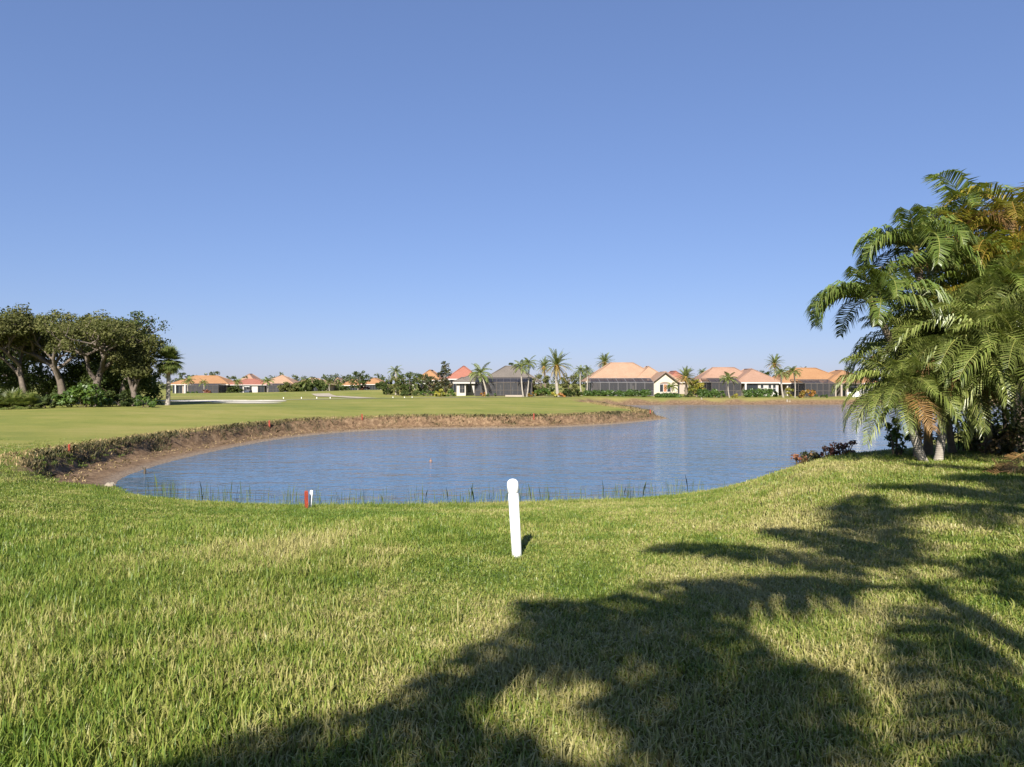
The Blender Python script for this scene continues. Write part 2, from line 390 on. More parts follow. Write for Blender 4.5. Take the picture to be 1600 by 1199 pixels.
def ground_mat():
    m, n, l, p, o = new_mat('turf')
    def at(nm):
        a = n.new('ShaderNodeAttribute'); a.attribute_name = nm; return a.outputs['Fac']
    big = noise_node(n, l, 0.07, 4, 0.6, 'World'); mid = noise_node(n, l, 0.6, 5, 0.65, 'World'); fine = noise_node(n, l, 9, 6, 0.75, 'World')
    strp = noise_node(n, l, 0.22, 3, 0.6, 'World', (0.35, 1.6, 1))
    s = mathn(n, l, 'ADD', mathn(n, l, 'MULTIPLY', big.outputs[0], 0.4), mathn(n, l, 'MULTIPLY', mid.outputs[0], 0.25))
    s = mathn(n, l, 'ADD', s, mathn(n, l, 'MULTIPLY', strp.outputs[0], 0.35))
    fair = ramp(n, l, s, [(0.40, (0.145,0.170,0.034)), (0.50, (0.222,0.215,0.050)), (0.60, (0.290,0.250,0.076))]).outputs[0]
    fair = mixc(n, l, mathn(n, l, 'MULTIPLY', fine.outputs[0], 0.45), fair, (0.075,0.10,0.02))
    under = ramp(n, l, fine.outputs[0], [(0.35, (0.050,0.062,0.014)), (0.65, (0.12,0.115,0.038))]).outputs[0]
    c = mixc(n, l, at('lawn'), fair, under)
    dryc = ramp(n, l, fine.outputs[0], [(0.3, (0.14,0.11,0.04)), (0.7, (0.27,0.20,0.085))]).outputs[0]
    c = mixc(n, l, mathn(n, l, 'MULTIPLY', at('dry'), mathn(n, l, 'ADD', mid.outputs[0], 0.25), True), c, dryc)
    soil = ramp(n, l, noise_node(n, l, 3.5, 8, 0.75, 'World').outputs[0], [(0.32, (0.050,0.030,0.018)), (0.5, (0.15,0.095,0.055)), (0.68, (0.27,0.185,0.11))]).outputs[0]
    c = mixc(n, l, at('soil'), c, soil)
    peb = n.new('ShaderNodeTexVoronoi'); peb.inputs['Scale'].default_value = 14
    g = n.new('ShaderNodeNewGeometry'); l.new(g.outputs['Position'], peb.inputs['Vector'])
    pc = ramp(n, l, peb.outputs['Distance'], [(0.1, (0.33,0.26,0.19)), (0.6, (0.15,0.11,0.08))]).outputs[0]
    c = mixc(n, l, mathn(n, l, 'MULTIPLY', at('shelf'), at('soil')), c, pc)
    l.new(c, p.inputs['Base Color']); p.inputs['Roughness'].default_value = 0.95; p.inputs['Specular IOR Level'].default_value = 0.15
    b1 = n.new('ShaderNodeBump'); b1.inputs['Strength'].default_value = 0.9; b1.inputs['Distance'].default_value = 0.05
    l.new(mathn(n, l, 'ADD', fine.outputs[0], mathn(n, l, 'MULTIPLY', mid.outputs[0], 0.6)), b1.inputs['Height']); l.new(b1.outputs[0], p.inputs['Normal'])
    return m
tag(mesh_obj('ground', me, ground_mat()), kind='structure')

# water
def water_mat():
    m, n, l, p, o = new_mat('lake_water')
    p.inputs['Base Color'].default_value = (0.060, 0.112, 0.170, 1); p.inputs['Roughness'].default_value = 0.07
    p.inputs['IOR'].default_value = 1.333; p.inputs['Specular IOR Level'].default_value = 0.5
    n1 = noise_node(n, l, 2.6, 3, 0.55, 'World', (0.42, 1.0, 1)); n2 = noise_node(n, l, 1.0, 3, 0.5, 'World', (0.5, 1.0, 1)); n3 = noise_node(n, l, 8.0, 2, 0.5, 'World', (0.5, 1, 1))
    calm = noise_node(n, l, 0.06, 3, 0.5, 'World', (0.5, 1.6, 1))
    amp = ramp(n, l, calm.outputs[0], [(0.38, (0.55,)*3), (0.62, (1.0,)*3)]).outputs[0]
    h = mathn(n, l, 'ADD', mathn(n, l, 'MULTIPLY', n1.outputs[0], 0.11), mathn(n, l, 'MULTIPLY', n2.outputs[0], 0.22))
    h = mathn(n, l, 'ADD', h, mathn(n, l, 'MULTIPLY', n3.outputs[0], 0.025))
    h = mathn(n, l, 'MULTIPLY', h, amp)
    b = n.new('ShaderNodeBump'); b.inputs['Strength'].default_value = 1.0; b.inputs['Distance'].default_value = 0.55
    l.new(h, b.inputs['Height']); l.new(b.outputs[0], p.inputs['Normal'])
    return m
mb = MB()
poly = catmull([(a, b, 0) for a, b, _ in SH], 4)
mb.add([(-22, 14, 0), (110, 14, 0), (110, 112, 0), (-22, 112, 0)], [(0, 1, 2, 3)])
tag(mb.build('lake_water', water_mat()), kind='structure')

# ------------------------------------------------------------------ sand bunkers and cart path (sheets on the ground)
def sheet(name, outline_fn, nu, nv, mat, lift=0.02):
    us = np.linspace(0, 1, nu); vs = np.linspace(0, 1, nv)
    P = np.array([[outline_fn(u, v) for u in us] for v in vs])
    Z = ground_z(P[:,:,0], P[:,:,1])+lift
    mb = MB()
    vv = [(P[j,i,0], P[j,i,1], Z[j,i]) for j in range(nv) for i in range(nu)]
    mb.add(vv, [(j*nu+i, j*nu+i+1, (j+1)*nu+i+1, (j+1)*nu+i) for j in range(nv-1) for i in range(nu-1)])
    return tag(mb.build(name, mat, smooth=True), kind='structure')
M['sand'] = plain('bunker_sand', (0.55,0.50,0.42), 0.95, 0.06, 1.2, 0.0)
M['path'] = plain('cart_path', (0.29,0.27,0.15), 0.9, 0.12, 0.8, 0.0)
M['gravel_path'] = plain('pale_path', (0.33,0.28,0.21), 0.9, 0.12, 0.8, 0.0)
def ellipse_sheet(cx, cy, rx, ry, rot=0, wv=0.12, seed=0):
    r = random.Random(seed); ph = [r.uniform(0, 6.28) for _ in range(3)]
    def f(u, v):
        a = u*2*math.pi; k = v*(1+wv*math.sin(2*a+ph[0])+wv*0.7*math.sin(3*a+ph[1]))
        x = rx*k*math.cos(a); y = ry*k*math.sin(a)
        return (cx+x*math.cos(rot)-y*math.sin(rot), cy+x*math.sin(rot)+y*math.cos(rot))
    return f
sheet('sand_bunker', ellipse_sheet(-34.0, 82, 6.6, 4.4, 0.06, 0.08, 1), 40, 8, M['sand'], 0.05)
sheet('sand_bunker', ellipse_sheet(-28.5, 74, 3.6, 1.5, 0.10, 0.10, 2), 40, 8, M['sand'], 0.05)
def path_line(pts, wdt):
    P = np.array(pts, float); seg = np.linalg.norm(np.diff(P, axis=0), axis=1); cum = np.concatenate([[0], np.cumsum(seg)])/seg.sum()
    def f(u, v):
        x = np.interp(u, cum, P[:,0]); y = np.interp(u, cum, P[:,1])
        x2 = np.interp(min(1, u+0.01), cum, P[:,0]); y2 = np.interp(min(1, u+0.01), cum, P[:,1])
        x1 = np.interp(max(0, u-0.01), cum, P[:,0]); y1 = np.interp(max(0, u-0.01), cum, P[:,1])
        t = Vector((x2-x1, y2-y1)).normalized()
        return (x-t.y*wdt*(v-0.5), y+t.x*wdt*(v-0.5))
    return f
sheet('cart_path', path_line([(-34,82),(-30,89),(-25,95),(-18,100),(-10,103),(0,104),(9,106.5)], 2.2), 60, 3, M['path'], 0.05)
sheet('pale_path', path_line([(-21,100.5),(-26,108),(-31,116),(-36,130)], 3.2), 40, 3, M['gravel_path'], 0.06)

# ------------------------------------------------------------------ lawn grass
def tuft_mesh(seed, nb, rad, hmin, hmax, wd, lean):
    r = np.random.RandomState(seed)
    ang = r.uniform(0, 6.283, nb); rr = rad*np.sqrt(r.uniform(0, 1, nb))
    bx, by = rr*np.cos(ang), rr*np.sin(ang)
    az = r.uniform(0, 6.283, nb); h = r.uniform(hmin, hmax, nb)*(0.6+0.4*r.uniform(0, 1, nb)); ln = lean*r.uniform(0.15, 1.0, nb)*h
    fa = az + r.uniform(0.9, 2.2, nb); wv = wd*r.uniform(0.7, 1.2, nb)
    dx, dy = np.cos(az), np.sin(az); sx, sy = np.cos(fa)*wv/2, np.sin(fa)*wv/2
    z0 = -0.015
    vv = np.zeros((nb, 5, 3))
    vv[:,0] = np.stack([bx-sx, by-sy, np.full(nb, z0)], 1); vv[:,1] = np.stack([bx+sx, by+sy, np.full(nb, z0)], 1)
    mx, my, mz = bx+dx*ln*0.35, by+dy*ln*0.35, h*0.6
    vv[:,2] = np.stack([mx+sx*0.85, my+sy*0.85, mz], 1); vv[:,4] = np.stack([mx-sx*0.85, my-sy*0.85, mz], 1)
    vv[:,3] = np.stack([bx+dx*ln, by+dy*ln, h*(1-0.25*ln/np.maximum(h, 1e-3))], 1)
    faces = []
    verts = vv.reshape(-1, 3)
    me = bpy.data.meshes.new('grass_tuft')
    fs = []
    for i in range(nb): b = i*5; fs.append((b, b+1, b+2, b+4)); fs.append((b+4, b+2, b+3))
    me.from_pydata([tuple(q) for q in verts], [], fs)
    a = me.attributes.new('tip', 'FLOAT', 'POINT'); a.data.foreach_set('value', np.tile([0, 0, 0.6, 1, 0.6], nb).astype(np.float32))
    a = me.attributes.new('rnd', 'FLOAT', 'POINT'); a.data.foreach_set('value', np.repeat(r.uniform(0, 1, nb), 5).astype(np.float32))
    return me
def blade_mat():
    m, n, l, p, o = new_mat('grass_blade')
    def at(nm):
        a = n.new('ShaderNodeAttribute'); a.attribute_name = nm; return a.outputs['Fac']
    big = noise_node(n, l, 0.35, 3, 0.6, 'World'); mid = noise_node(n, l, 1.6, 4, 0.6, 'World')
    s = mathn(n, l, 'ADD', mathn(n, l, 'MULTIPLY', big.outputs[0], 0.95), mathn(n, l, 'MULTIPLY', mid.outputs[0], 0.85))
    s = mathn(n, l, 'SUBTRACT', s, 0.42)
    s = mathn(n, l, 'ADD', s, mathn(n, l, 'MULTIPLY_ADD', at('rnd'), 0.34)); s.node.inputs[1].links[0].from_node.inputs[2].default_value = -0.17
    gp = n.new('ShaderNodeNewGeometry'); sx_ = n.new('ShaderNodeSeparateXYZ'); l.new(gp.outputs['Position'], sx_.inputs[0])
    mr = n.new('ShaderNodeMapRange'); mr.inputs[1].default_value = -4.0; mr.inputs[2].default_value = 1.5; mr.inputs[3].default_value = -0.03; mr.inputs[4].default_value = 0.085; l.new(sx_.outputs[0], mr.inputs[0])
    s = mathn(n, l, 'ADD', s, mr.outputs[0])
    c = ramp(n, l, s, [(0.30, (0.075,0.138,0.014)), (0.45, (0.150,0.215,0.026)), (0.58, (0.260,0.285,0.058)), (0.76, (0.42,0.365,0.15))]).outputs[0]
    root = mixc(n, l, 0.6, c, (0.16,0.15,0.045))
    c = mixc(n, l, mathn(n, l, 'POWER', at('tip'), 0.6), root, c)
    l.new(c, p.inputs['Base Color']); p.inputs['Roughness'].default_value = 0.45; p.inputs['Specular IOR Level'].default_value = 0.35
    tr = n.new('ShaderNodeBsdfTranslucent'); l.new(mixc(n, l, 0.35, c, (0.22,0.30,0.02)), tr.inputs['Color'])
    mx = n.new('ShaderNodeMixShader'); mx.inputs[0].default_value = 0.32
    l.new(p.outputs[0], mx.inputs[1]); l.new(tr.outputs[0], mx.inputs[2]); l.new(mx.outputs[0], o.inputs['Surface'])
    return m
M['blade'] = blade_mat()
def tuft_collection(cname, specs):
    c = bpy.data.collections.new(cname)
    for sp in specs:
        tm = tuft_mesh(*sp); tm.materials.append(M['blade'])
        c.objects.link(bpy.data.objects.new('grass_tuft', tm))
    return c
def grass_group(coll, seed):
    g = bpy.data.node_groups.new('grass_scatter', 'GeometryNodeTree')
    g.interface.new_socket('Geometry', in_out='INPUT', socket_type='NodeSocketGeometry')
    g.interface.new_socket('Geometry', in_out='OUTPUT', socket_type='NodeSocketGeometry')
    n, l = g.nodes, g.links
    gi = n.new('NodeGroupInput'); go = n.new('NodeGroupOutput')
    dp = n.new('GeometryNodeDistributePointsOnFaces'); dp.distribute_method = 'RANDOM'; dp.inputs['Seed'].default_value = seed
    na = n.new('GeometryNodeInputNamedAttribute'); na.data_type = 'FLOAT'; na.inputs['Name'].default_value = 'dens'
    l.new(gi.outputs[0], dp.inputs['Mesh']); l.new(na.outputs['Attribute'], dp.inputs['Density'])
    ci = n.new('GeometryNodeCollectionInfo'); ci.inputs['Collection'].default_value = coll
    ci.inputs['Separate Children'].default_value = True; ci.inputs['Reset Children'].default_value = True
    ip = n.new('GeometryNodeInstanceOnPoints'); ip.inputs['Pick Instance'].default_value = True
    l.new(dp.outputs['Points'], ip.inputs['Points']); l.new(ci.outputs[0], ip.inputs['Instance'])
    rv = n.new('FunctionNodeRandomValue'); rv.data_type = 'FLOAT_VECTOR'
    rv.inputs[0].default_value = (-0.16, -0.16, 0); rv.inputs[1].default_value = (0.16, 0.16, 6.283)
    l.new(rv.outputs[0], ip.inputs['Rotation'])
    ln = n.new('GeometryNodeInputNamedAttribute'); ln.data_type = 'FLOAT'; ln.inputs['Name'].default_value = 'len'
    rs = n.new('FunctionNodeRandomValue'); rs.data_type = 'FLOAT'; rs.inputs[2].default_value = 0.7; rs.inputs[3].default_value = 1.35
    mu = n.new('ShaderNodeMath'); mu.operation = 'MULTIPLY'; l.new(ln.outputs['Attribute'], mu.inputs[0]); l.new(rs.outputs[1], mu.inputs[1])
    cx = n.new('ShaderNodeCombineXYZ'); cx.inputs[0].default_value = 1.1; cx.inputs[1].default_value = 1.1; l.new(mu.outputs[0], cx.inputs[2])
    l.new(cx.outputs[0], ip.inputs['Scale'])
    l.new(ip.outputs[0], go.inputs[0])
    return g
def grass_field(name, x0, x1, y0, y1, step, densf, lenf, coll, seed, label):
    gx = np.arange(x0, x1, step); gy = np.arange(y0, y1, step)
    X, Y = np.meshgrid(gx, gy); Z = ground_z(X, Y); sd, ty = shore_sd(X, Y); sd = sd.reshape(X.shape)
    d = densf(X, Y, sd, ty.reshape(X.shape)); ln = lenf(X, Y, sd)
    ix = np.arange(X.size).reshape(X.shape)
    q = np.stack([ix[:-1,:-1], ix[:-1,1:], ix[1:,1:], ix[1:,:-1]], -1).reshape(-1, 4)
    keep = d.ravel()[q].max(axis=1) > 0
    q = q[keep]; used = np.unique(q); mp = -np.ones(X.size, int); mp[used] = np.arange(len(used)); q = mp[q]
    me = bpy.data.meshes.new(name)
    co = np.stack([X.ravel()[used], Y.ravel()[used], Z.ravel()[used]], 1)
    me.vertices.add(len(co)); me.vertices.foreach_set('co', co.astype(np.float32).ravel())
    me.loops.add(q.size); me.loops.foreach_set('vertex_index', q.astype(np.int32).ravel())
    me.polygons.add(len(q)); me.polygons.foreach_set('loop_start', np.arange(0, q.size, 4, dtype=np.int32)); me.polygons.foreach_set('loop_total', np.full(len(q), 4, dtype=np.int32))
    me.update(calc_edges=True)
    for nm, arr in (('dens', d), ('len', ln)):
        a = me.attributes.new(nm, 'FLOAT', 'POINT'); a.data.foreach_set('value', arr.ravel()[used].astype(np.float32))
    o = mesh_obj(name, me, M['blade'])
    md = o.modifiers.new('scatter', 'NODES'); md.node_group = grass_group(coll, seed)
    return tag(o, label, 'grass', kind='stuff')
near_tufts = tuft_collection('near_tufts', [(k, 26, 0.085, 0.035, 0.095, 0.0075, 1.0) for k in range(6)])
mid_tufts = tuft_collection('mid_tufts', [(20+k, 30, 0.16, 0.04, 0.10, 0.012, 0.8) for k in range(5)])
def wedge(X, Y, m=1.5): return (np.abs(X) < 0.80*Y+m)
def long_patch(X, Y):
    """taller, lusher grass on the left and towards the water"""
    f = sstep(-0.35, -2.2, X-0.12*(Y-4)+0.9*wob(X, Y, 0.9, 21))*sstep(13, 9, Y)
    return f
def near_d(X, Y, sd, ty):
    d = np.hypot(X, Y)
    return np.where(wedge(X, Y) & (sd > 0.05) & (Y > 2.0), 330*sstep(9.5, 7.0, d)*sstep(1.8, 2.6, d), 0)
def near_l(X, Y, sd):
    return 0.80 + 0.95*long_patch(X, Y) + 0.22*wob(X, Y, 1.4, 31)
def mid_d(X, Y, sd, ty):
    d = np.hypot(X, Y)
    ok = wedge(X, Y, 2) & (sd > 0.02) & ((ty < 0.35) | (sd > 2.0))
    return np.where(ok, sstep(6.0, 8.5, d)*(95*sstep(30, 13, d)+22)*sstep(38, 28, d), 0)
def mid_l(X, Y, sd):
    return 0.80 + 0.9*long_patch(X, Y) + 0.5*sstep(2.2, 0.6, sd)*(Y < 22) + 0.28*wob(X, Y, 1.2, 31)
grass_field('lawn_grass', -10, 10, 1.6, 10.0, 0.3, near_d, near_l, near_tufts, 1, 'green lawn grass blades in the sunny and shaded foreground')
grass_field('bank_grass', -32, 32, 5.0, 38.0, 0.5, mid_d, mid_l, mid_tufts, 2, 'coarser lawn grass running down to the near lake shore')

long_tufts = tuft_collection('long_tufts', [(40+k, 14, 0.07, 0.10, 0.26, 0.006, 0.75) for k in range(5)])
def long_d(X, Y, sd, ty):
    d = np.hypot(X, Y); f = long_patch(X, Y)*(0.35+0.65*sstep(-0.2, 0.5, wob(X, Y, 1.6, 51)))
    f = np.maximum(f*sstep(11, 8, d), 0.55*sstep(2.6, 0.5, sd)*(Y < 22)*(X < 6))
    return np.where(wedge(X, Y) & (sd > 0.05) & (Y > 2.0), 70*f+2.5, 0)*sstep(22, 18, d)
grass_field('long_grass', -20, 12, 1.8, 21.0, 0.4, long_d, lambda X, Y, sd: 0.8+0.25*wob(X, Y, 1.1, 52), long_tufts, 3, 'taller uncut grass in the left foreground and along the near shore')
def blades(name, pts, hts, wid, lean, mat, label, seed=0, bend=(0, 0), cat='grass'):
    r = np.random.RandomState(seed); N = len(pts); P = np.asarray(pts, float); h = np.asarray(hts, float)
    az = r.uniform(0, 6.283, N); ln = lean*r.uniform(0.1, 1, N)*h
    ox, oy = np.cos(az)*ln+bend[0]*h, np.sin(az)*ln+bend[1]*h
    fa = r.uniform(0, 3.14, N); w_ = np.asarray(wid)*r.uniform(0.7, 1.3, N)/2
    sx, sy = np.cos(fa)*w_, np.sin(fa)*w_
    vv = np.zeros((N, 5, 3))
    vv[:,0] = P-np.stack([sx, sy, np.full(N, 0.02)], 1); vv[:,1] = P+np.stack([sx, sy, np.full(N, -0.02)], 1)
    mid = P+np.stack([ox*0.35, oy*0.35, h*0.6], 1)
    vv[:,2] = mid+np.stack([sx*0.8, sy*0.8, 0*h], 1); vv[:,4] = mid-np.stack([sx*0.8, sy*0.8, 0*h], 1)
    vv[:,3] = P+np.stack([ox, oy, h*(1-0.3*np.minimum(lean, 1)*r.uniform(0, 1, N))], 1)
    me = np_mesh(name, vv, 5, r.uniform(0, 1, N))
    return tag(mesh_obj(name, me, mat), label, cat, kind='stuff')
M['reed'] = leaf_mat('reed', (0.05,0.08,0.02), (0.10,0.14,0.03), (0.20,0.22,0.06), trans=0.2)
M['dead_grass'] = leaf_mat('dead_grass', (0.10,0.075,0.03), (0.26,0.18,0.085), (0.42,0.31,0.16), trans=0.2, rough=0.7)
M['root_grass'] = leaf_mat('root_grass', (0.030,0.032,0.012), (0.065,0.065,0.024), (0.17,0.13,0.06), trans=0.15, rough=0.7)
M['green_blade'] = leaf_mat('green_blade', (0.07,0.12,0.015), (0.13,0.18,0.025), (0.23,0.24,0.05), trans=0.3)
rs = np.random.RandomState(5)
# reeds standing in the shallows off the near shore
pts, hts = [], []
for k in range(1150):
    x = rs.uniform(-11, 3.5) if rs.rand() < 0.85 else rs.uniform(3, 6.5)
    y0 = np.interp(x, [-12,-11.2,-9.6,-7.4,-4.6,-1.5,2.2,6], [21.3,20.2,19.2,18.5,18.2,18.4,19.0,20.3])
    clump = 0.5+0.5*math.sin(x*2.1+0.7)*math.sin(x*0.83)
    if rs.rand() > 0.35+0.6*clump: continue
    y = y0 + abs(rs.normal(0, 1.0))
    pts.append((x, y, -0.05)); hts.append(rs.uniform(0.15, 0.70)*(0.55 if y-y0 > 1.2 else 1))
blades('reeds', pts, hts, 0.012, 0.25, M['reed'], 'thin green reeds standing in the shallow water by the near shore', 1, cat='reeds')
# ragged turf along the eroded bank
def along(types):
    A = SHORE; Bp = np.roll(SHORE, -1, axis=0); out = []
    for a, b in zip(A, Bp):
        if types[0] <= a[2] <= types[1]:
            t = np.array([b[0]-a[0], b[1]-a[1]]); L = np.linalg.norm(t); t /= L
            out.append((a[:2], t, L))
    return out
segs = along((0.6, 1.4))
Lc = np.array([s[2] for s in segs]); pr = Lc/Lc.sum()
def bank_pts(N, lo, hi, seed):
    r = np.random.RandomState(seed); i = r.choice(len(segs), N, p=pr); u = r.uniform(0, 1, N)
    base = np.array([segs[k][0]+segs[k][1]*segs[k][2]*uu for k, uu in zip(i, u)]); t = np.array([segs[k][1] for k in i])
    nrm = np.stack([t[:,1], -t[:,0]], 1)                       # towards land is checked below
    s1, _ = shore_sd(base[:,0]+nrm[:,0]*0.5, base[:,1]+nrm[:,1]*0.5)
    nrm *= np.where(s1 > 0, 1, -1)[:,None]
    n1 = wob(base[:,0], base[:,1], 1.3, 9); n2 = wob(base[:,0], base[:,1], 4.0, 11)
    wd = 1.05 + 0.75*sstep(45, 24, base[:,1]) + 0.22*n1 + 0.20*n2
    off = wd + r.uniform(lo, hi, N)
    q = base+nrm*off[:,None]
    return np.concatenate([q, ground_z(q[:,0], q[:,1])[:,None]], 1), nrm
q, nr = bank_pts(24000, 0.05, 0.75, 3)
patch = wob(q[:,0], q[:,1], 0.9, 44)+0.9*sstep(44, 26, q[:,1])
kp = (rs.rand(len(q)) < np.clip(0.35+0.6*patch, 0.08, 1))
q = q[kp]
blades('bank_roots', q, rs.uniform(0.08, 0.28, len(q)), 0.02, 1.3, M['root_grass'], 'dark ragged roots and grass hanging over the eroded lake bank', 4)
q, nr = bank_pts(14000, 0.3, 1.9, 8)
blades('dead_bank_grass', q, rs.uniform(0.06, 0.22, len(q)), 0.02, 1.3, M['dead_grass'], 'straw coloured dead grass along the top of the lake bank', 5)
q, nr = bank_pts(2500, -0.9, 0.1, 10)
blades('bank_litter', q, rs.uniform(0.03, 0.10, len(q)), 0.035, 2.5, M['dead_grass'], 'dry plant litter lying on the bank shelf', 6, cat='litter')

# ------------------------------------------------------------------ palms
def frond_mesh(name, L, th0, curl, nl, ll, lw, seed, vlift=0.35, fwd=0.45, ldroop=0.35, petiole=0.14, power=1.3, side=0.0, rw=0.018, tips=0.25, jit=0.12):
    """a pinnate frond that leaves the origin along +x at elevation th0 (radians) and bends down by curl"""
    r = np.random.RandomState(seed); n = 14
    s = np.linspace(0, 1, n+1); th = th0-curl*s**power
    x = np.concatenate([[0], np.cumsum(np.cos((th[1:]+th[:-1])/2))])*L/n; z = np.concatenate([[0], np.cumsum(np.sin((th[1:]+th[:-1])/2))])*L/n
    y = side*L*s**2
    mb = MB()
    mb.tube([(x[i], y[i], z[i]) for i in range(0, n+1)], [max(0.003, rw*(1-0.85*s[i])) for i in range(0, n+1)], 4, 1)
    rv = [0.5]*len(mb.v); half = nl//2
    for sd in (-1, 1):
        for k in range(half):
            u = petiole+(1-petiole)*(k+r.uniform(0.1, 0.9))/half
            px_, py_, pz_ = np.interp(u, s, x), np.interp(u, s, y), np.interp(u, s, z); a = np.interp(u, s, th)
            t = Vector((math.cos(a), 0, math.sin(a))); nn = Vector((-math.sin(a), 0, math.cos(a))); b = Vector((0, sd, 0))
            prof = (0.45+0.55*math.sin(math.pi*min(1, (u-petiole)/(1-petiole)*0.85+0.12)))*(1-tips*max(0, u-0.7)/0.3)
            l_ = ll*prof*r.uniform(0.85, 1.12)
            f_ = fwd*(0.7+1.1*u)+r.uniform(-0.12, 0.12)
            d = (b+t*f_+nn*(vlift+r.uniform(-jit, jit))).normalized()
            mid = d*l_*0.5
            d2 = (d+Vector((0, 0, -1))*(ldroop*2*r.uniform(0.6, 1.3))).normalized()
            p0 = Vector((px_, py_, pz_)); p1 = p0+mid; p2 = p1+d2*l_*0.5
            wv = t*lw*0.5*(0.75+0.25*prof)
            wv2 = (wv+nn*lw*0.12)
            v = [p0-wv*0.55, p0+wv*0.55, p1+wv2, p2, p1-wv2]
            mb.add(v, [(0, 1, 2, 4), (4, 2, 3)], 0)
            rv.extend([min(1, max(0, 0.5+r.normal(0, 0.2)))]*5)
    me = mb.mesh(name)
    at = me.attributes.new('rnd', 'FLOAT', 'POINT'); at.data.foreach_set('value', np.array(rv, np.float32))
    return me
def fan_mesh(name, pet, rad, nseg, th0, curl, seed, lw=0.07, droop=0.5):
    r = np.random.RandomState(seed); mb = MB(); n = 6
    pts = []; a = th0; p = Vector((0, 0, 0)); pts.append(p.copy())
    for i in range(n):
        a = th0-curl*(i+1)/n; p = p+Vector((math.cos(a), 0, math.sin(a)))*pet/n; pts.append(p.copy())
    mb.tube(pts, [0.025-0.012*i/n for i in range(n+1)], 4, 1); rv = [0.5]*len(mb.v)
    t = Vector((math.cos(a), 0, math.sin(a))); nn = Vector((-math.sin(a), 0, math.cos(a))); b = Vector((0, 1, 0))
    for k in range(nseg):
        ph = (-1.0+2.0*(k+0.5)/nseg)*2.2
        d = (t*math.cos(ph)+b*math.sin(ph)+nn*0.25).normalized(); l_ = rad*(0.75+0.25*math.cos(ph))*r.uniform(0.9, 1.08)
        pd = (t*-math.sin(ph)+b*math.cos(ph)).normalized()
        m1 = p+d*l_*0.55; d2 = (d+Vector((0, 0, -1))*droop*r.uniform(0.6, 1.4)).normalized(); tip = m1+d2*l_*0.45
        mb.add([p-pd*0.006, p+pd*0.006, m1+pd*lw*0.5, tip, m1-pd*lw*0.5], [(0, 1, 2, 4), (4, 2, 3)], 0)
        rv.extend([min(1, max(0, 0.5+r.normal(0, 0.22)))]*5)
    me = mb.mesh(name); at = me.attributes.new('rnd', 'FLOAT', 'POINT'); at.data.foreach_set('value', np.array(rv, np.float32))
    return me
FR = {}
def lib(key, stages, leaf, rach):
    out = []
    for me in stages:
        me.materials.append(M[leaf]); me.materials.append(M[rach]); out.append(me)
    FR[key] = out
# stage order: upright, raised, level, hanging
def stages(pref, L, nl, ll, lw, seed, ths, curls, **kw):
    return [frond_mesh(pref, L, t, c, nl, ll, lw, seed+i, **kw) for i, (t, c) in enumerate(zip(ths, curls))]
lib('date', stages('date_frond', 3.0, 84, 0.42, 0.06, 100, (1.35,1.0,0.7,0.35,0.0,-0.5), (0.5,0.7,0.9,1.0,1.0,0.8), vlift=0.4, fwd=0.7, ldroop=0.12, rw=0.03), 'frond_far', 'rachis')
lib('date_low', stages('date_frond', 2.8, 76, 0.42, 0.06, 120, (0.0,-0.4,-0.8), (0.9,0.8,0.5), vlift=0.3, fwd=0.7, ldroop=0.2, rw=0.03), 'frond_tan', 'rachis_orange')
lib('queen', stages('queen_frond', 2.9, 76, 0.65, 0.07, 140, (1.25,0.9,0.55,0.2,-0.2), (1.0,1.5,1.7,1.7,1.3), vlift=0.1, fwd=0.35, ldroop=0.6, rw=0.03), 'frond_far', 'rachis')
lib('small', stages('small_frond', 1.3, 44, 0.34, 0.06, 160, (1.2,0.8,0.4,0.0), (1.0,1.4,1.5,1.3), vlift=0.2, fwd=0.45, ldroop=0.5, rw=0.02), 'frond_far', 'rachis')
lib('xmas', [frond_mesh('arched_frond', 2.2, t, c, 140, 0.72, 0.046, 200+i, vlift=0.45, fwd=0.45, ldroop=0.7, jit=0.35, petiole=0.12, power=1.15, side=sd_, rw=0.026, tips=0.4)
             for i, (t, c, sd_) in enumerate(((1.35,1.9,0.05),(1.15,2.4,-0.08),(0.95,2.6,0.1),(0.7,2.4,-0.05),(0.35,1.9,0.06)))], 'frond_green', 'rachis')
lib('pygmy', [frond_mesh('feather_frond', 1.85, t, c, 96, 0.56, 0.033, 230+i, vlift=0.35, fwd=0.6, ldroop=0.6, jit=0.22, petiole=0.12, power=1.2, side=sd_, rw=0.016)
             for i, (t, c, sd_) in enumerate(((1.35,1.1,0.04),(1.1,1.6,-0.06),(0.8,1.8,0.08),(0.5,1.8,-0.05),(0.15,1.6,0.06),(-0.25,1.2,-0.04)))], 'frond_date', 'rachis')
lib('areca', [frond_mesh('arching_frond', 2.4, t, c, 104, 0.80, 0.044, 260+i, vlift=0.5, fwd=0.55, ldroop=0.45, jit=0.2, petiole=0.16, power=1.4, side=sd_, rw=0.022, tips=0.4)
             for i, (t, c, sd_) in enumerate(((1.45,1.8,0.05),(1.3,2.3,-0.08),(1.1,2.4,0.1),(0.8,2.2,-0.1),(0.45,1.8,0.06)))], 'frond_yellow', 'rachis_orange')
lib('areca_green', [m.copy() for m in FR['areca']], 'frond_green', 'rachis')
for m in FR['areca_green']:
    m.materials.clear(); m.materials.append(M['frond_green']); m.materials.append(M['rachis_orange'])
FR['brown'] = [m.copy() for m in FR['areca'][2:]]
for m in FR['brown']:
    m.materials.clear(); m.materials.append(M['frond_brown']); m.materials.append(M['rachis_orange'])
FR['pygmy_brown'] = [m.copy() for m in FR['pygmy'][4:]]
for m in FR['pygmy_brown']:
    m.materials.clear(); m.materials.append(M['frond_brown']); m.materials.append(M['rachis_orange'])
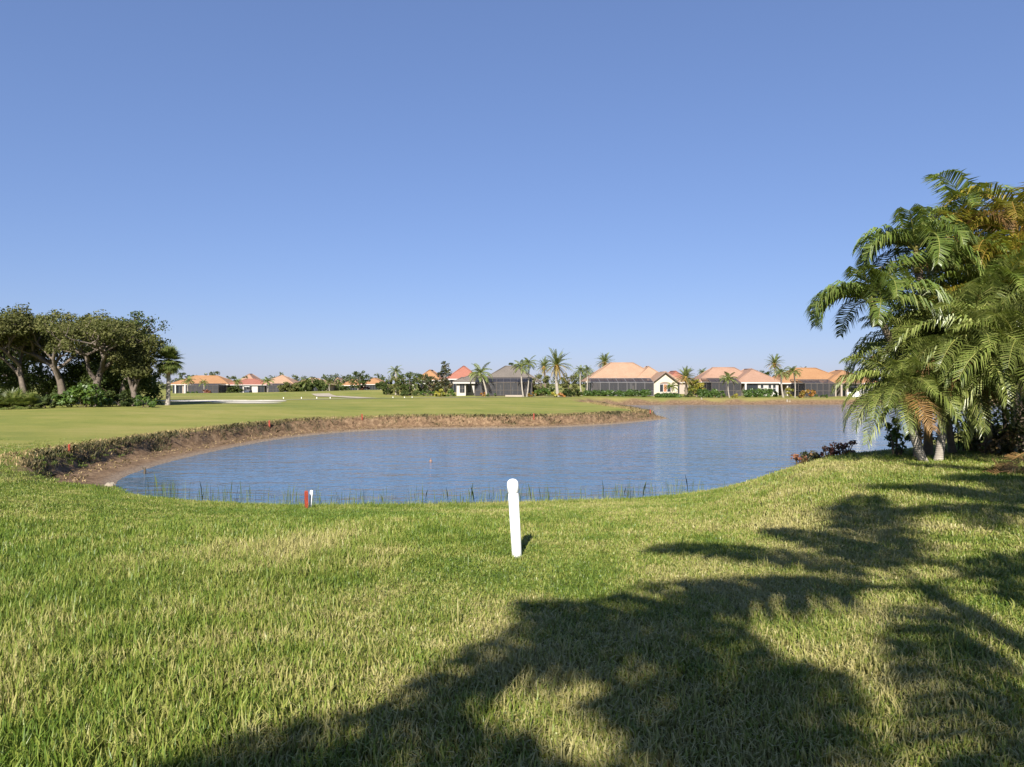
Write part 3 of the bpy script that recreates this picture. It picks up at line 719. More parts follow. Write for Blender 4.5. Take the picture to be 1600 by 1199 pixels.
lib('fan', [fan_mesh('fan_frond', 0.85, 1.0, 30, t, c, 300+i) for i, (t, c) in enumerate(((1.4,0.3),(1.0,0.4),(0.65,0.5),(0.3,0.6),(-0.1,0.6),(-0.6,0.5)))], 'frond_far', 'rachis')
lib('fan_dead', [fan_mesh('dead_frond', 0.8, 0.8, 26, t, 0.3, 320+i, droop=0.9) for i, t in enumerate((-1.0,-1.3))], 'frond_brown', 'rachis_orange')

def trunk_obj(parent, top, r0, r1, mat, bend=(0, 0), name='trunk', n=9, foot=1.35, base=(0, 0)):
    mb = MB(); T = Vector(top); pts = []; rad = []; K = 14
    for i in range(K+1):
        u = i/K
        p = Vector((base[0]+(T.x-base[0])*u+bend[0]*math.sin(math.pi*u), base[1]+(T.y-base[1])*u+bend[1]*math.sin(math.pi*u), -0.12+(T.z+0.12)*u))
        pts.append(p); rad.append((r0+(r1-r0)*u)*(1+(foot-1)*max(0, 1-u*9))*(1+0.04*(i % 2)))
    mb.tube(pts, rad, n)
    return mb.build(name, mat, parent, smooth=True)
def crown(parent, hub, spec, seed, scale=1.0, az0=None, name='frond'):
    """spec: list of (library key, stage, count)"""
    r = random.Random(seed); a = r.uniform(0, 6.28) if az0 is None else az0
    for key, st, cnt in spec:
        for k in range(cnt):
            a += 2.39996+r.uniform(-0.25, 0.25)
            o = bpy.data.objects.new(name, FR[key][st]); link(o); o.parent = parent
            o.location = (hub[0], hub[1], hub[2]+r.uniform(-0.05, 0.05))
            o.rotation_euler = (r.uniform(-0.25, 0.25), r.uniform(-0.10, 0.10), a)
            s = scale*r.uniform(0.85, 1.1); o.scale = (s, s, s)
def one_frond(parent, key, st, hub, az, scale=1.0, roll=0.0, pitch=0.0, name='frond'):
    o = bpy.data.objects.new(name, FR[key][st]); link(o); o.parent = parent
    o.location = hub; o.rotation_euler = (roll, pitch, az); o.scale = (scale,)*3
    return o
def stand(px, d, dz=0.0):
    x = px2x(px, d); return (x, d, gz(x, d)+dz)

# far palms: (kind, pixel x of base, pixel x of hub, pixel y of hub, distance, crown scale, label)
def far_palm(kind, pxb, pxh, pyh, d, sc, label, seed, tr=0.14, dark=False, grp='palms around the houses'):
    base = stand(pxb, d); names = {'date': 'date_palm', 'queen': 'queen_palm', 'small': 'small_palm'}
    t = empty(names[kind], base, 0, label, 'palm tree', grp)
    hub = (px2x(pxh, d)-base[0], 0, py2z(pyh, d)-base[2])
    tr2 = trunk_obj(t, hub, tr, tr*0.8, M['palm_trunk_dark'] if dark else M['palm_trunk'], (0.15*(1 if seed % 2 else -1), 0))
    if kind == 'date':
        mb = MB(); mb.tube([(hub[0], 0, hub[2]-0.75), (hub[0], 0, hub[2]-0.35), (hub[0], 0, hub[2]+0.1)], [tr*1.0, tr*1.9, tr*1.2], 9)
        mb.build('boot_collar', M['rachis_orange'], t, True)
        crown(t, hub, [('date',0,6),('date',1,9),('date',2,9),('date',3,9),('date',4,7),('date_low',0,5),('date_low',1,6),('date_low',2,4)], seed, sc)
    elif kind == 'queen':
        crown(t, hub, [('queen',0,3),('queen',1,5),('queen',2,6),('queen',3,5),('queen',4,4)], seed, sc)
    else:
        crown(t, hub, [('small',0,3),('small',1,6),('small',2,7),('small',3,4)], seed, sc)
    return t
far_palm('queen', 761, 751, 585, 108, 0.80, 'leaning queen palm before the left end of the grey-roofed house', 1, 0.15)
far_palm('queen', 818, 815, 575, 107, 0.62, 'left of the two slim palms before the grey-roofed house', 2, 0.12)
far_palm('queen', 823, 826, 569, 108, 0.55, 'right and taller of the two slim palms before the grey-roofed house', 3, 0.11)
far_palm('date', 872, 870, 572, 108, 0.98, 'big date palm with golden lower fronds right of the grey-roofed house', 4, 0.26)
far_palm('date', 851, 850, 574, 124, 0.62, 'smaller date palm half hidden behind the big date palm', 5, 0.2, True)
far_palm('queen', 909, 907, 581, 116, 0.50, 'left stem palm of the pair beside the big peach-roofed house', 6, 0.12)
far_palm('queen', 916, 917, 580, 117, 0.50, 'right stem palm of the pair beside the big peach-roofed house', 7, 0.12)
far_palm('date', 946, 945, 567, 146, 0.80, 'date palm rising behind the roof of the big peach-roofed house', 8, 0.2)
far_palm('date', 1071, 1071, 590, 116, 0.72, 'date palm on the bank right of the gabled wing', 9, 0.22, True)
far_palm('small', 1051, 1049, 606, 114, 1.0, 'little palm in front of the gable with the arched window', 10, 0.06)
far_palm('queen', 1098, 1098, 583, 160, 0.55, 'dark palm behind the gap between the two peach roofs', 11, 0.12)
far_palm('small', 1140, 1138, 594, 113, 1.35, 'short dark palm before the screened porch of the pink-roofed house', 12, 0.10)
far_palm('date', 1212, 1210, 569, 135, 0.72, 'tall date palm between the pink and the orange roof', 13, 0.18)
far_palm('queen', 1224, 1221, 584, 114, 0.62, 'twin-stemmed palm on the bank between the pink and the orange roof', 14, 0.15)
far_palm('queen', 1242, 1240, 582, 114, 0.55, 'slim palm left of the orange-roofed house', 15, 0.10)
far_palm('queen', 1258, 1257, 580, 150, 0.45, 'dark palm crown behind the left slope of the orange roof', 16, 0.12)
far_palm('small', 1325, 1325, 578, 165, 0.9, 'tiny palm crown above the orange roof', 17, 0.1)
far_palm('small', 650, 649, 597, 118, 1.1, 'pale-trunked small palm among the dark bushes', 18, 0.08)
far_palm('queen', 618, 618, 582, 122, 0.55, 'palm rising above the left end of the dark bushes', 19, 0.13)
LG = 'palms by the left houses'
far_palm('small', 294, 294, 597, 190, 1.7, 'small palm at the left end of the porch behind the bunker', 20, 0.12, grp=LG)
far_palm('queen', 318, 318, 599, 190, 0.55, 'palm before the porch of the leftmost house', 21, 0.12, grp=LG)
far_palm('queen', 372, 372, 598, 190, 0.6, 'palm between the leftmost house and the red roof', 22, 0.12, grp=LG)
far_palm('small', 418, 418, 597, 190, 1.6, 'palm before the red roof right of the cart', 23, 0.12, grp=LG)
far_palm('queen', 478, 478, 599, 190, 0.75, 'drooping palm at the left edge of the hedge trees', 24, 0.12, grp=LG)
far_palm('queen', 497, 497, 600, 195, 0.55, 'drooping palm amid the hedge trees', 25, 0.12, grp=LG)
far_palm('small', 515, 515, 599, 185, 1.5, 'pale-trunked palm left of the sandy path', 26, 0.12, grp=LG)
far_palm('small', 531, 531, 602, 185, 1.3, 'smallest palm beside the sandy path', 27, 0.10, grp=LG)

# cabbage palm by the oaks
b0 = stand(262, 66); t = empty('cabbage_palm', b0, 0, 'single cabbage palm with pale trunk at the right end of the oaks', 'palm tree')
hub = (px2x(263, 66)-b0[0], 0, py2z(565, 66)-b0[2])
trunk_obj(t, hub, 0.20, 0.17, M['palm_trunk'], (0.05, 0))
crown(t, hub, [('fan',0,7),('fan',1,12),('fan',2,14),('fan',3,14),('fan',4,12),('fan',5,9),('fan_dead',0,6),('fan_dead',1,6)], 5, 0.92)

# ------------------------------------------------------------------ broadleaf trees and shrubs
def leaf_cloud(centers, radii, per, size, seed, flat=0.7, shell=0.55):
    r = np.random.RandomState(seed); out = []; rn = []
    C = np.repeat(np.asarray(centers, float), per, axis=0); Rr = np.repeat(np.asarray(radii, float), per)
    N = len(C)
    d = r.normal(size=(N, 3)); d /= np.linalg.norm(d, axis=1)[:,None]
    rad = Rr*(shell+(1-shell)*r.uniform(0, 1, N))**1.0*r.uniform(0.35, 1.05, N)**0.5
    P = C+d*rad[:,None]*np.array([1, 1, flat])
    nrm = d*0.6+r.normal(size=(N, 3))*0.6+np.array([0, 0, 0.35]); nrm /= np.linalg.norm(nrm, axis=1)[:,None]
    a = np.cross(nrm, r.normal(size=(N, 3))); a /= np.linalg.norm(a, axis=1)[:,None]+1e-9; b = np.cross(nrm, a)
    s = size*r.uniform(0.6, 1.4, N)[:,None]
    V = np.stack([P-a*s*0.5, P-b*s*0.28+a*s*0.05, P+a*s*0.5, P+b*s*0.28+a*s*0.05], 1)
    clump = np.repeat(r.uniform(0, 1, len(centers)), per)
    return V, np.clip(0.55*clump+0.45*r.uniform(0, 1, N), 0, 1)
def branch_tree(seed, H, spread, trunk_h, r0, levels=3, nb=(4, 6), lean=(0, 0), upness=0.55):
    """returns tube mesh builder and twig end points"""
    r = random.Random(seed); mb = MB(); ends = []
    def grow_(p, d, L, rad, lev):
        n = 4; pts = [p]; q = p.copy(); dd = d.copy()
        for i in range(n):
            dd = (dd+Vector((r.uniform(-.28, .28), r.uniform(-.28, .28), r.uniform(-.12, .22)))).normalized()
            q = q+dd*L/n; pts.append(q.copy())
        mb.tube(pts, [rad*(1-0.5*i/n) for i in range(n+1)], 6 if lev == 0 else 4, cap=False)
        if lev >= levels:
            ends.append((pts[-1], lev)); ends.append((pts[-2], lev)); return
        k = r.randint(*nb)
        for j in range(k):
            az = 6.283*(j+r.uniform(0.1, 0.9))/k; el = r.uniform(0.15, 1.0)*upness*1.6
            nd = (Vector((math.cos(az)*math.cos(el), math.sin(az)*math.cos(el), math.sin(el)))+dd*0.45).normalized()
            start = pts[-1] if (j % 2 == 0) else pts[-2]
            grow_(start, nd, L*r.uniform(0.55, 0.85)*(spread if lev == 0 else 1), rad*0.55, lev+1)
    grow_(Vector((0, 0, -0.2)), Vector((lean[0], lean[1], 1)).normalized(), trunk_h, r0, 0)
    return mb, ends
def tree(name, loc, seed, H, W, trunk_h, r0, leafm, label, group, lsize=0.28, per=90, clump=0.8, levels=3, nb=(3, 5), barkm='bark', flat=0.65, low=0.25, cat='tree', upness=0.55):
    t = empty(name, loc, 0, label, cat, group)
    mb, ends = branch_tree(seed, H, 1.0, trunk_h, r0, levels, nb, upness=upness)
    E = np.array([tuple(e[0]) for e in ends]); 
    # fit the crown into the wanted width and height
    w_ = np.percentile(np.abs(E[:,0]), 95)+1e-6; h_ = np.percentile(E[:,2], 97)
    sx = (W/2-clump*0.6)/w_; sz = (H-clump*flat)/h_
    vs = np.array(mb.v); vs[:,0] *= sx; vs[:,1] *= sx; vs[:,2] = np.where(vs[:,2] > 0, vs[:,2]*sz, vs[:,2]); mb.v = [tuple(v) for v in vs]
    mb.build('trunk', M[barkm], t, True)
    E = E*np.array([sx, sx, sz]); E = E[E[:,2] > H*low]
    rr = np.random.RandomState(seed+7); keep = rr.rand(len(E)) < 0.9; E = E[keep]
    V, rn = leaf_cloud(E, clump*rr.uniform(0.55, 1.25, len(E)), per, lsize, seed+3, flat)
    mesh_obj('crown', np_mesh('crown', V, 4, rn), M[leafm], t)
    return t
OG = 'oaks beyond the fairway'
def oak(px, d, pytop, wpx, seed, label, lm='oak_leaf', th=3.0, **kw):
    b = stand(px, d); H = py2z(pytop, d)-b[2]; W = wpx/F_PX*d
    return tree('oak_tree', b, seed, H, W, th, 0.20, lm, label, OG, **kw)
ok = dict(lsize=0.23, per=42, clump=0.95, nb=(3, 4), levels=4, low=0.16, th=1.7, upness=0.42)
sp_ = dict(ok, per=20, clump=0.7, low=0.3)
oak(-30, 66, 486, 150, 11, 'oak cut off by the left edge of the photo', **ok)
oak(40, 67, 480, 140, 12, 'tallest oak, second from the left edge', **ok)
oak(98, 69, 486, 140, 13, 'oak with a rounded top left of the middle of the oak group', **ok)
oak(150, 64, 497, 150, 14, 'broad olive oak with bare twisting limbs in the middle of the group', **dict(ok, low=0.22))
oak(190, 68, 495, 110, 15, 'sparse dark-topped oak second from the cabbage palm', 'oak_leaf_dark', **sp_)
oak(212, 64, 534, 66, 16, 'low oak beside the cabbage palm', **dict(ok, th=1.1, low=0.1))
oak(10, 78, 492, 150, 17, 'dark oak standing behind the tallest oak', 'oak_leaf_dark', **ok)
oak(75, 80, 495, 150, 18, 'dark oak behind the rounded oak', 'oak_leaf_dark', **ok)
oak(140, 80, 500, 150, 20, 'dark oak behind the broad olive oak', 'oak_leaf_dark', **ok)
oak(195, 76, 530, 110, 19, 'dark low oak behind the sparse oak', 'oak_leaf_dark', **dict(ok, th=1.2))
# understorey
def shrub(px, d, wpx, hpx, seed, label, lm='shrub_leaf', name='shrub', group=None, lsize=0.27, n=None, dens=1.1, cat='shrub', depth=None):
    b = stand(px, d); W = wpx/F_PX*d; H = hpx/F_PX*d; D = depth or W*0.7
    t = empty(name, b, 0, label, cat, group); r = np.random.RandomState(seed)
    n = n or max(6, int(10*W*H/2.5)); n = min(n, 70)
    cx = r.uniform(-0.5, 0.5, n)*W*0.8; cy = r.uniform(-0.5, 0.5, n)*D*0.8; top = np.sqrt(np.clip(1-(cx/(W*0.55))**2, 0.1, 1))
    cz = r.uniform(0.15, 0.85, n)*H*top
    rad = np.minimum(W, H)*0.22*r.uniform(0.7, 1.2, n)
    V, rn = leaf_cloud(np.stack([cx, cy, cz], 1), rad, max(20, int(60*dens)), lsize, seed, 0.85)
    V[:,:,2] = np.maximum(V[:,:,2], -0.05)
    mesh_obj('foliage', np_mesh('foliage', V, 4, rn), M[lm], t)
    mb = MB()
    for k in range(min(n, 9)):
        mb.tube([(cx[k]*0.15, cy[k]*0.15, -0.1), (cx[k]*0.5, cy[k]*0.5, cz[k]*0.55), (cx[k], cy[k], cz[k])], [0.035, 0.025, 0.01], 4, cap=False)
    mb.build('stems', M['stem'], t)
    return t
UG = 'bushes under the oaks'
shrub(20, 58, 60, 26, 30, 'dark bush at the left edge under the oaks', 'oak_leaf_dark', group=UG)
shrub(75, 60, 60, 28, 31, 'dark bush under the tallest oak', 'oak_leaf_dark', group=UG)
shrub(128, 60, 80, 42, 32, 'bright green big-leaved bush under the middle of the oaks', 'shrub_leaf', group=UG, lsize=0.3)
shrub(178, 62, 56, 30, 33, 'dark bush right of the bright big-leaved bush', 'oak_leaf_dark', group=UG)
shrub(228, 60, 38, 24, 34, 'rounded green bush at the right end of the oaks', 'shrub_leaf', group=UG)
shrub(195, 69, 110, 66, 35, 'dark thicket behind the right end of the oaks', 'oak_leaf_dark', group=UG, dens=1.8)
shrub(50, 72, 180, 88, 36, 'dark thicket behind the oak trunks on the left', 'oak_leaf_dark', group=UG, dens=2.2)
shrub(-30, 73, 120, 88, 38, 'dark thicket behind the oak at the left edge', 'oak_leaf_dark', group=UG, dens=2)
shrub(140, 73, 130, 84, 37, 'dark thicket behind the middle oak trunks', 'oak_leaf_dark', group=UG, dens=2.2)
def palmetto(px, d, hpx, seed, label):
    b = stand(px, d); t = empty('saw_palmetto', b, 0, label, 'palmetto', 'palmettos under the oaks'); s = hpx/F_PX*d/1.9
    crown(t, (0, 0, 0.15), [('fan',0,8),('fan',1,10),('fan',2,10),('fan',3,8),('fan_dead',0,4)], seed, s)
    mb = MB(); mb.tube([(0, 0, -0.1), (0.05, 0, 0.3)], [0.16, 0.1], 7); mb.build('trunk', M['palm_trunk_dark'], t, True)
palmetto(22, 57, 34, 1, 'spiky palmetto clump near the left edge under the oaks')
palmetto(45, 57, 28, 2, 'second palmetto clump from the left edge')
palmetto(-6, 57, 32, 3, 'palmetto clump cut by the left edge')

# middle distance bushes and trees
MG = 'trees and bushes by the houses'
def mtree_old(px, d, pyt, wpx, seed, lm, label, name='broadleaf_tree', th=1.6, r0=0.18, lsize=0.32, per=40, clump=0.75, low=0.12, nb=(3, 4), levels=3, flat=0.8, upness=0.6, group=MG):
    b = stand(px, d); H = py2z(pyt, d)-b[2]; W = wpx/F_PX*d
    return tree(name, b, seed, H, W, th, r0, lm, label, group, lsize, per, clump, levels, nb, 'bark', flat, low, upness=upness)
def mtree(px, d, pyt, wpx, seed, lm, label, name='broadleaf_tree', shape='round', lsize=0.30, low=0.06, group=MG, per=34, fill=1.0, **kw):
    b = stand(px, d); H = py2z(pyt, d)-b[2]; W = wpx/F_PX*d; t = empty(name, b, 0, label, 'tree', group)
    r = np.random.RandomState(seed); cl = max(0.35, min(W, H)*0.13); n = int(min(150, max(40, 1.1*W*H/cl/cl*0.35))*fill)
    u = low+(0.97-low)*r.uniform(0, 1, n); 
    env = np.where(shape == 'cone', np.clip(1.12-u, 0.1, 1)**0.75, np.sqrt(np.clip(1-((u-0.5)/0.56)**2, 0.05, 1)))
    a = r.uniform(0, 6.283, n); q = np.sqrt(r.uniform(0.1, 1, n))*env*(0.85+0.3*r.uniform(0, 1, n))
    C = np.stack([q*np.cos(a)*(W/2-cl*0.5), q*np.sin(a)*(W/2-cl*0.5)*0.9, u*(H-cl*0.4)], 1)
    V, rn = leaf_cloud(C, cl*r.uniform(0.6, 1.3, n), per, lsize, seed+3, 0.8); V[:,:,2] = np.maximum(V[:,:,2], 0.0)
    mesh_obj('crown', np_mesh('crown', V, 4, rn), M[lm], t)
    mb = MB(); mb.tube([(0, 0, -0.2), (0.05, 0, H*0.3), (0, 0.05, H*0.7)], [0.16, 0.12, 0.04], 7, cap=False)
    for k in range(12):
        c = C[k]; mb.tube([(0.03, 0, min(c[2]*0.6, H*0.5)), (c[0]*0.5, c[1]*0.5, c[2]*0.85), tuple(c)], [0.06, 0.04, 0.015], 4, cap=False)
    mb.build('trunk', M['bark'], t, True)
    return t
mtree(695, 112, 563, 44, 41, 'magnolia_leaf', 'tall dark magnolia with rusty leaves left of the grey-roofed house', 'magnolia_tree', shape='cone', th=1.6, clump=0.6, upness=0.8, low=0.08, lsize=0.34)
mtree(674, 113, 587, 34, 42, 'magnolia_leaf', 'reddish bushy tree left of the tall magnolia', low=0.1)
mtree(640, 116, 581, 44, 43, 'oak_leaf_dark', 'dark bushy tree in the middle of the left thicket', low=0.05)
mtree(622, 118, 588, 36, 44, 'oak_leaf', 'olive bushy tree at the left end of the thicket', low=0.15)
mtree(606, 124, 594, 26, 45, 'oak_leaf_dark', 'low dark tree beside the grassy mound', low=0.05)
mtree(660, 121, 584, 30, 46, 'oak_leaf_dark', 'dark tree behind the pale-trunked small palm', low=0.08)
mtree(845, 116, 585, 44, 47, 'oak_leaf', 'pale olive tree right of the grey-roofed house', low=0.1)
mtree(888, 118, 580, 40, 48, 'oak_leaf', 'olive tree behind the big date palm', low=0.1)
mtree(930, 140, 580, 40, 50, 'oak_leaf_dark', 'dark tree behind the pair of stem palms', low=0.05)
mtree(562, 175, 578, 36, 51, 'oak_leaf_dark', 'rounded dark tree standing alone above the far orange roofs', clump=0.9, low=0.15, lsize=0.4)
mtree(1088, 118, 592, 28, 52, 'yellow_leaf', 'yellowish bushy tree right of the date palm on the bank', low=0.1, clump=0.5, th=0.9)
mtree(1084, 132, 590, 34, 53, 'oak_leaf_dark', 'dark tree in the gap between the peach and the pink roof', low=0.05)
mtree(800, 150, 566, 26, 54, 'oak_leaf_dark', 'tree top showing above the ridge of the grey roof', low=0.3)
mtree(1192, 150, 578, 44, 55, 'oak_leaf_dark', 'dark tree behind the right end of the pink roof', low=0.2)
mtree(1350, 140, 586, 44, 56, 'oak_leaf_dark', 'tree behind the right end of the orange roof', low=0.1)
LT = 'trees behind the left houses'
for i, (px, pt, wd, lb) in enumerate([(285,582,26,'tree left of the leftmost orange roof'),(300,585,30,'tree behind the left slope of the leftmost orange roof'),(333,580,34,'rounded dark tree behind the ridge of the leftmost house'),
    (362,586,30,'low tree behind the gap left of the red roof'),(383,585,24,'tree beside the small pale roof peak'),(432,581,34,'broad tree behind the orange hip next to the red roof'),(462,584,30,'tree behind the pale low roof'),
    (484,588,26,'tree behind the drooping palm'),(505,589,22,'tree left of the sandy path'),(522,586,26,'tree above the sandy path'),(540,588,18,'small tree right of the sandy path'),(588,589,30,'low tree right of the rounded dark tree')]):
    mtree(px, 225+5*(i % 3), pt, wd, 60+i, 'woods_leaf', lb, lsize=0.5, per=26, clump=1.0, low=0.05, group=LT)
for i, (px, h, wd, lb, lm) in enumerate([(455,18,40,'dense hedge tree right of the left houses','oak_leaf'),(490,22,50,'tall hedge mass left of the sandy path','oak_leaf_dark'),(473,17,30,'hedge bush at the foot of the drooping palm','oak_leaf_dark')]):
    shrub(px, 192, wd, h, 80+i, lb, lm, group='hedge bushes by the left houses', lsize=0.45)
# distant woods that close the horizon
r = np.random.RandomState(77); cs, rad = [], []
for k in range(760):
    a = r.uniform(-0.85, 0.85); d = r.uniform(270, 330); x = math.tan(a)*d
    if 1400 > x > -1400:
        cs.append((x, d, gz0 if False else r.uniform(0.5, 5.6+1.3*math.sin(x*0.07)+0.8*math.sin(x*0.23)))); rad.append(r.uniform(1.2, 2.4))
V, rn = leaf_cloud(cs, rad, 34, 0.9, 78, 0.8)
tag(mesh_obj('distant_woods', np_mesh('distant_woods', V, 4, rn), M['woods_leaf']), 'low dark line of distant woods along the horizon', 'woods', kind='stuff')

# shrubs round the houses
HG = 'shrubs by the houses'
for i, (px, d, wd, h, lb, lm) in enumerate([
    (688,108,20,14,'yellow green shrub at the foot of the tall magnolia','yellow_leaf'),(705,108,14,13,'green shrub right of the magnolia trunk','shrub_leaf'),
    (866,106,16,9,'yellow clipped bush left of the big date palm trunk','yellow_leaf'),(878,106,14,9,'red clipped bush right of the big date palm trunk','croton_leaf'),
    (768,107,26,6,'low green planting before the grey-roofed house','hedge_leaf'),(832,108,16,9,'orange green shrub behind the two slim palms','croton_leaf'),(755,108,8,9,'brownish shrub beside the leaning queen palm','croton_leaf'),
    (895,110,40,14,'dark shrubs right of the big date palm','oak_leaf_dark'),(850,112,40,14,'green shrub mass left of the big date palm','shrub_leaf'),
    (1128,112,12,12,'leafy shrub left of the short dark palm','shrub_leaf'),(1149,112,11,10,'rounded shrub right of the short dark palm','yellow_leaf'),
    (1234,114,12,18,'yellow green shrub between the bank palms','yellow_leaf'),(1262,112,24,17,'orange bronze shrub before the orange-roofed house','croton_leaf'),(1285,112,24,7,'low grey green planting before the dark porch','hedge_leaf'),
    (1075,116,14,12,'dark shrub behind the date palm on the bank','oak_leaf_dark'),(1212,118,10,9,'small dark bush at the right end of the hedge','hedge_leaf'),
    (640,112,30,12,'dark underbrush below the left thicket','oak_leaf_dark'),(668,111,30,9,'green underbrush before the reddish tree','shrub_leaf'),
    (322,188,14,8,'red flowering bush before the leftmost house','red_leaf'),(300,188,20,5,'low hedge before the leftmost porch','hedge_leaf'),(366,186,26,12,'dark bush left of the cart','oak_leaf_dark'),
    (570,180,16,6,'red bush under the rounded dark tree','red_leaf'),(540,182,26,7,'green bushes by the far orange roofs','oak_leaf_dark'),(598,175,26,14,'green hedge mass left of the grassy mound','oak_leaf_dark')]):
    shrub(px, d, wd, h, 100+i, lb, lm, group=HG, lsize=0.27 if d < 150 else 0.45, dens=1.2)
def hedge(px0, px1, d, hpx, seed, label):
    b = stand((px0+px1)/2, d); W = (px1-px0)/F_PX*d; H = 1.35*hpx/F_PX*d
    t = empty('clipped_hedge', b, 0, label, 'hedge', 'clipped hedges'); r = np.random.RandomState(seed); n = int(W*10)
    c = np.stack([r.uniform(-W/2+0.3, W/2-0.3, n), r.uniform(-0.45, 0.45, n), r.uniform(0.2, H-0.25, n)], 1)
    V, rn = leaf_cloud(c, np.full(n, 0.42), 75, 0.26, seed, 0.95); V[:,:,2] = np.maximum(V[:,:,2], -0.03)
    mesh_obj('foliage', np_mesh('foliage', V, 4, rn), M['hedge_leaf'], t)
    mb = MB()
    for k in range(int(W*1.5)):
        x = -W/2+0.4+k/1.5; mb.tube([(x, 0, -0.1), (x+0.1, 0.05, H*0.6)], [0.03, 0.015], 4, cap=False)
    mb.build('stems', M['stem'], t)
hedge(911, 1018, 116, 8, 1, 'long clipped hedge before the screened porch of the big peach-roofed house')
hedge(1022, 1066, 114, 5, 2, 'low clipped hedge under the gable with the arched window')
hedge(1088, 1127, 114, 10, 3, 'clipped hedge before the left porch of the pink-roofed house')
hedge(1160, 1208, 115, 10, 4, 'clipped hedge under the white windows of the pink-roofed house')
#PART3

# ------------------------------------------------------------------ houses (local x = along the front, -y = towards the lake, z up)
def hip(mb, x0, x1, y0, y1, z0, rise, over=0.5, th=0.16, gable_front=False):
    """hip roof with closed eave band; ridge along the longer side"""
    x0 -= over; x1 += over; y0 -= over; y1 += over; W = x1-x0; D = y1-y0
    if gable_front:
        xm = (x0+x1)/2
        v = [(x0,y0,z0),(x1,y0,z0),(x1,y1,z0),(x0,y1,z0),(xm,y0,z0+rise),(xm,y1,z0+rise)]
        lo = [(a, b, c-th) for a, b, c in v]
        mb.add(v+lo, [(0,4,5,3),(4,1,2,5),(6,9,11,10),(10,11,8,7),(0,6,10,4),(4,10,7,1),(2,8,11,5),(5,11,9,3),(0,3,9,6),(1,7,8,2)])
        return
    if W >= D:
        h = D/2; a = (x0+h, (y0+y1)/2, z0+rise); b = (x1-h, (y0+y1)/2, z0+rise)
        fs = [(0,1,5,4),(1,2,5),(2,3,4,5),(3,0,4)]
    else:
        h = W/2; a = ((x0+x1)/2, y0+h, z0+rise); b = ((x0+x1)/2, y1-h, z0+rise)
        fs = [(0,1,4),(1,2,5,4),(2,3,5),(3,0,4,5)]
    v = [(x0,y0,z0),(x1,y0,z0),(x1,y1,z0),(x0,y1,z0),a,b,(x0,y0,z0-th),(x1,y0,z0-th),(x1,y1,z0-th),(x0,y1,z0-th)]
    mb.add(v, fs+[(0,6,7,1),(1,7,8,2),(2,8,9,3),(3,9,6,0),(6,9,8,7)])
    return a, b
def ridge_caps(mb, x0, x1, y0, y1, z0, rise, over=0.5, r=0.11):
    x0 -= over; x1 += over; y0 -= over; y1 += over; W = x1-x0; D = y1-y0
    if W >= D: h = D/2; a = Vector((x0+h, (y0+y1)/2, z0+rise)); b = Vector((x1-h, (y0+y1)/2, z0+rise)); prs = [((x0,y0),a),((x0,y1),a),((x1,y0),b),((x1,y1),b)]
    else: h = W/2; a = Vector(((x0+x1)/2, y0+h, z0+rise)); b = Vector(((x0+x1)/2, y1-h, z0+rise)); prs = [((x0,y0),a),((x1,y0),a),((x0,y1),b),((x1,y1),b)]
    mb.tube([a, b], r, 6)
    for (p, q) in prs: mb.tube([(p[0], p[1], z0+0.02), q], r, 6)
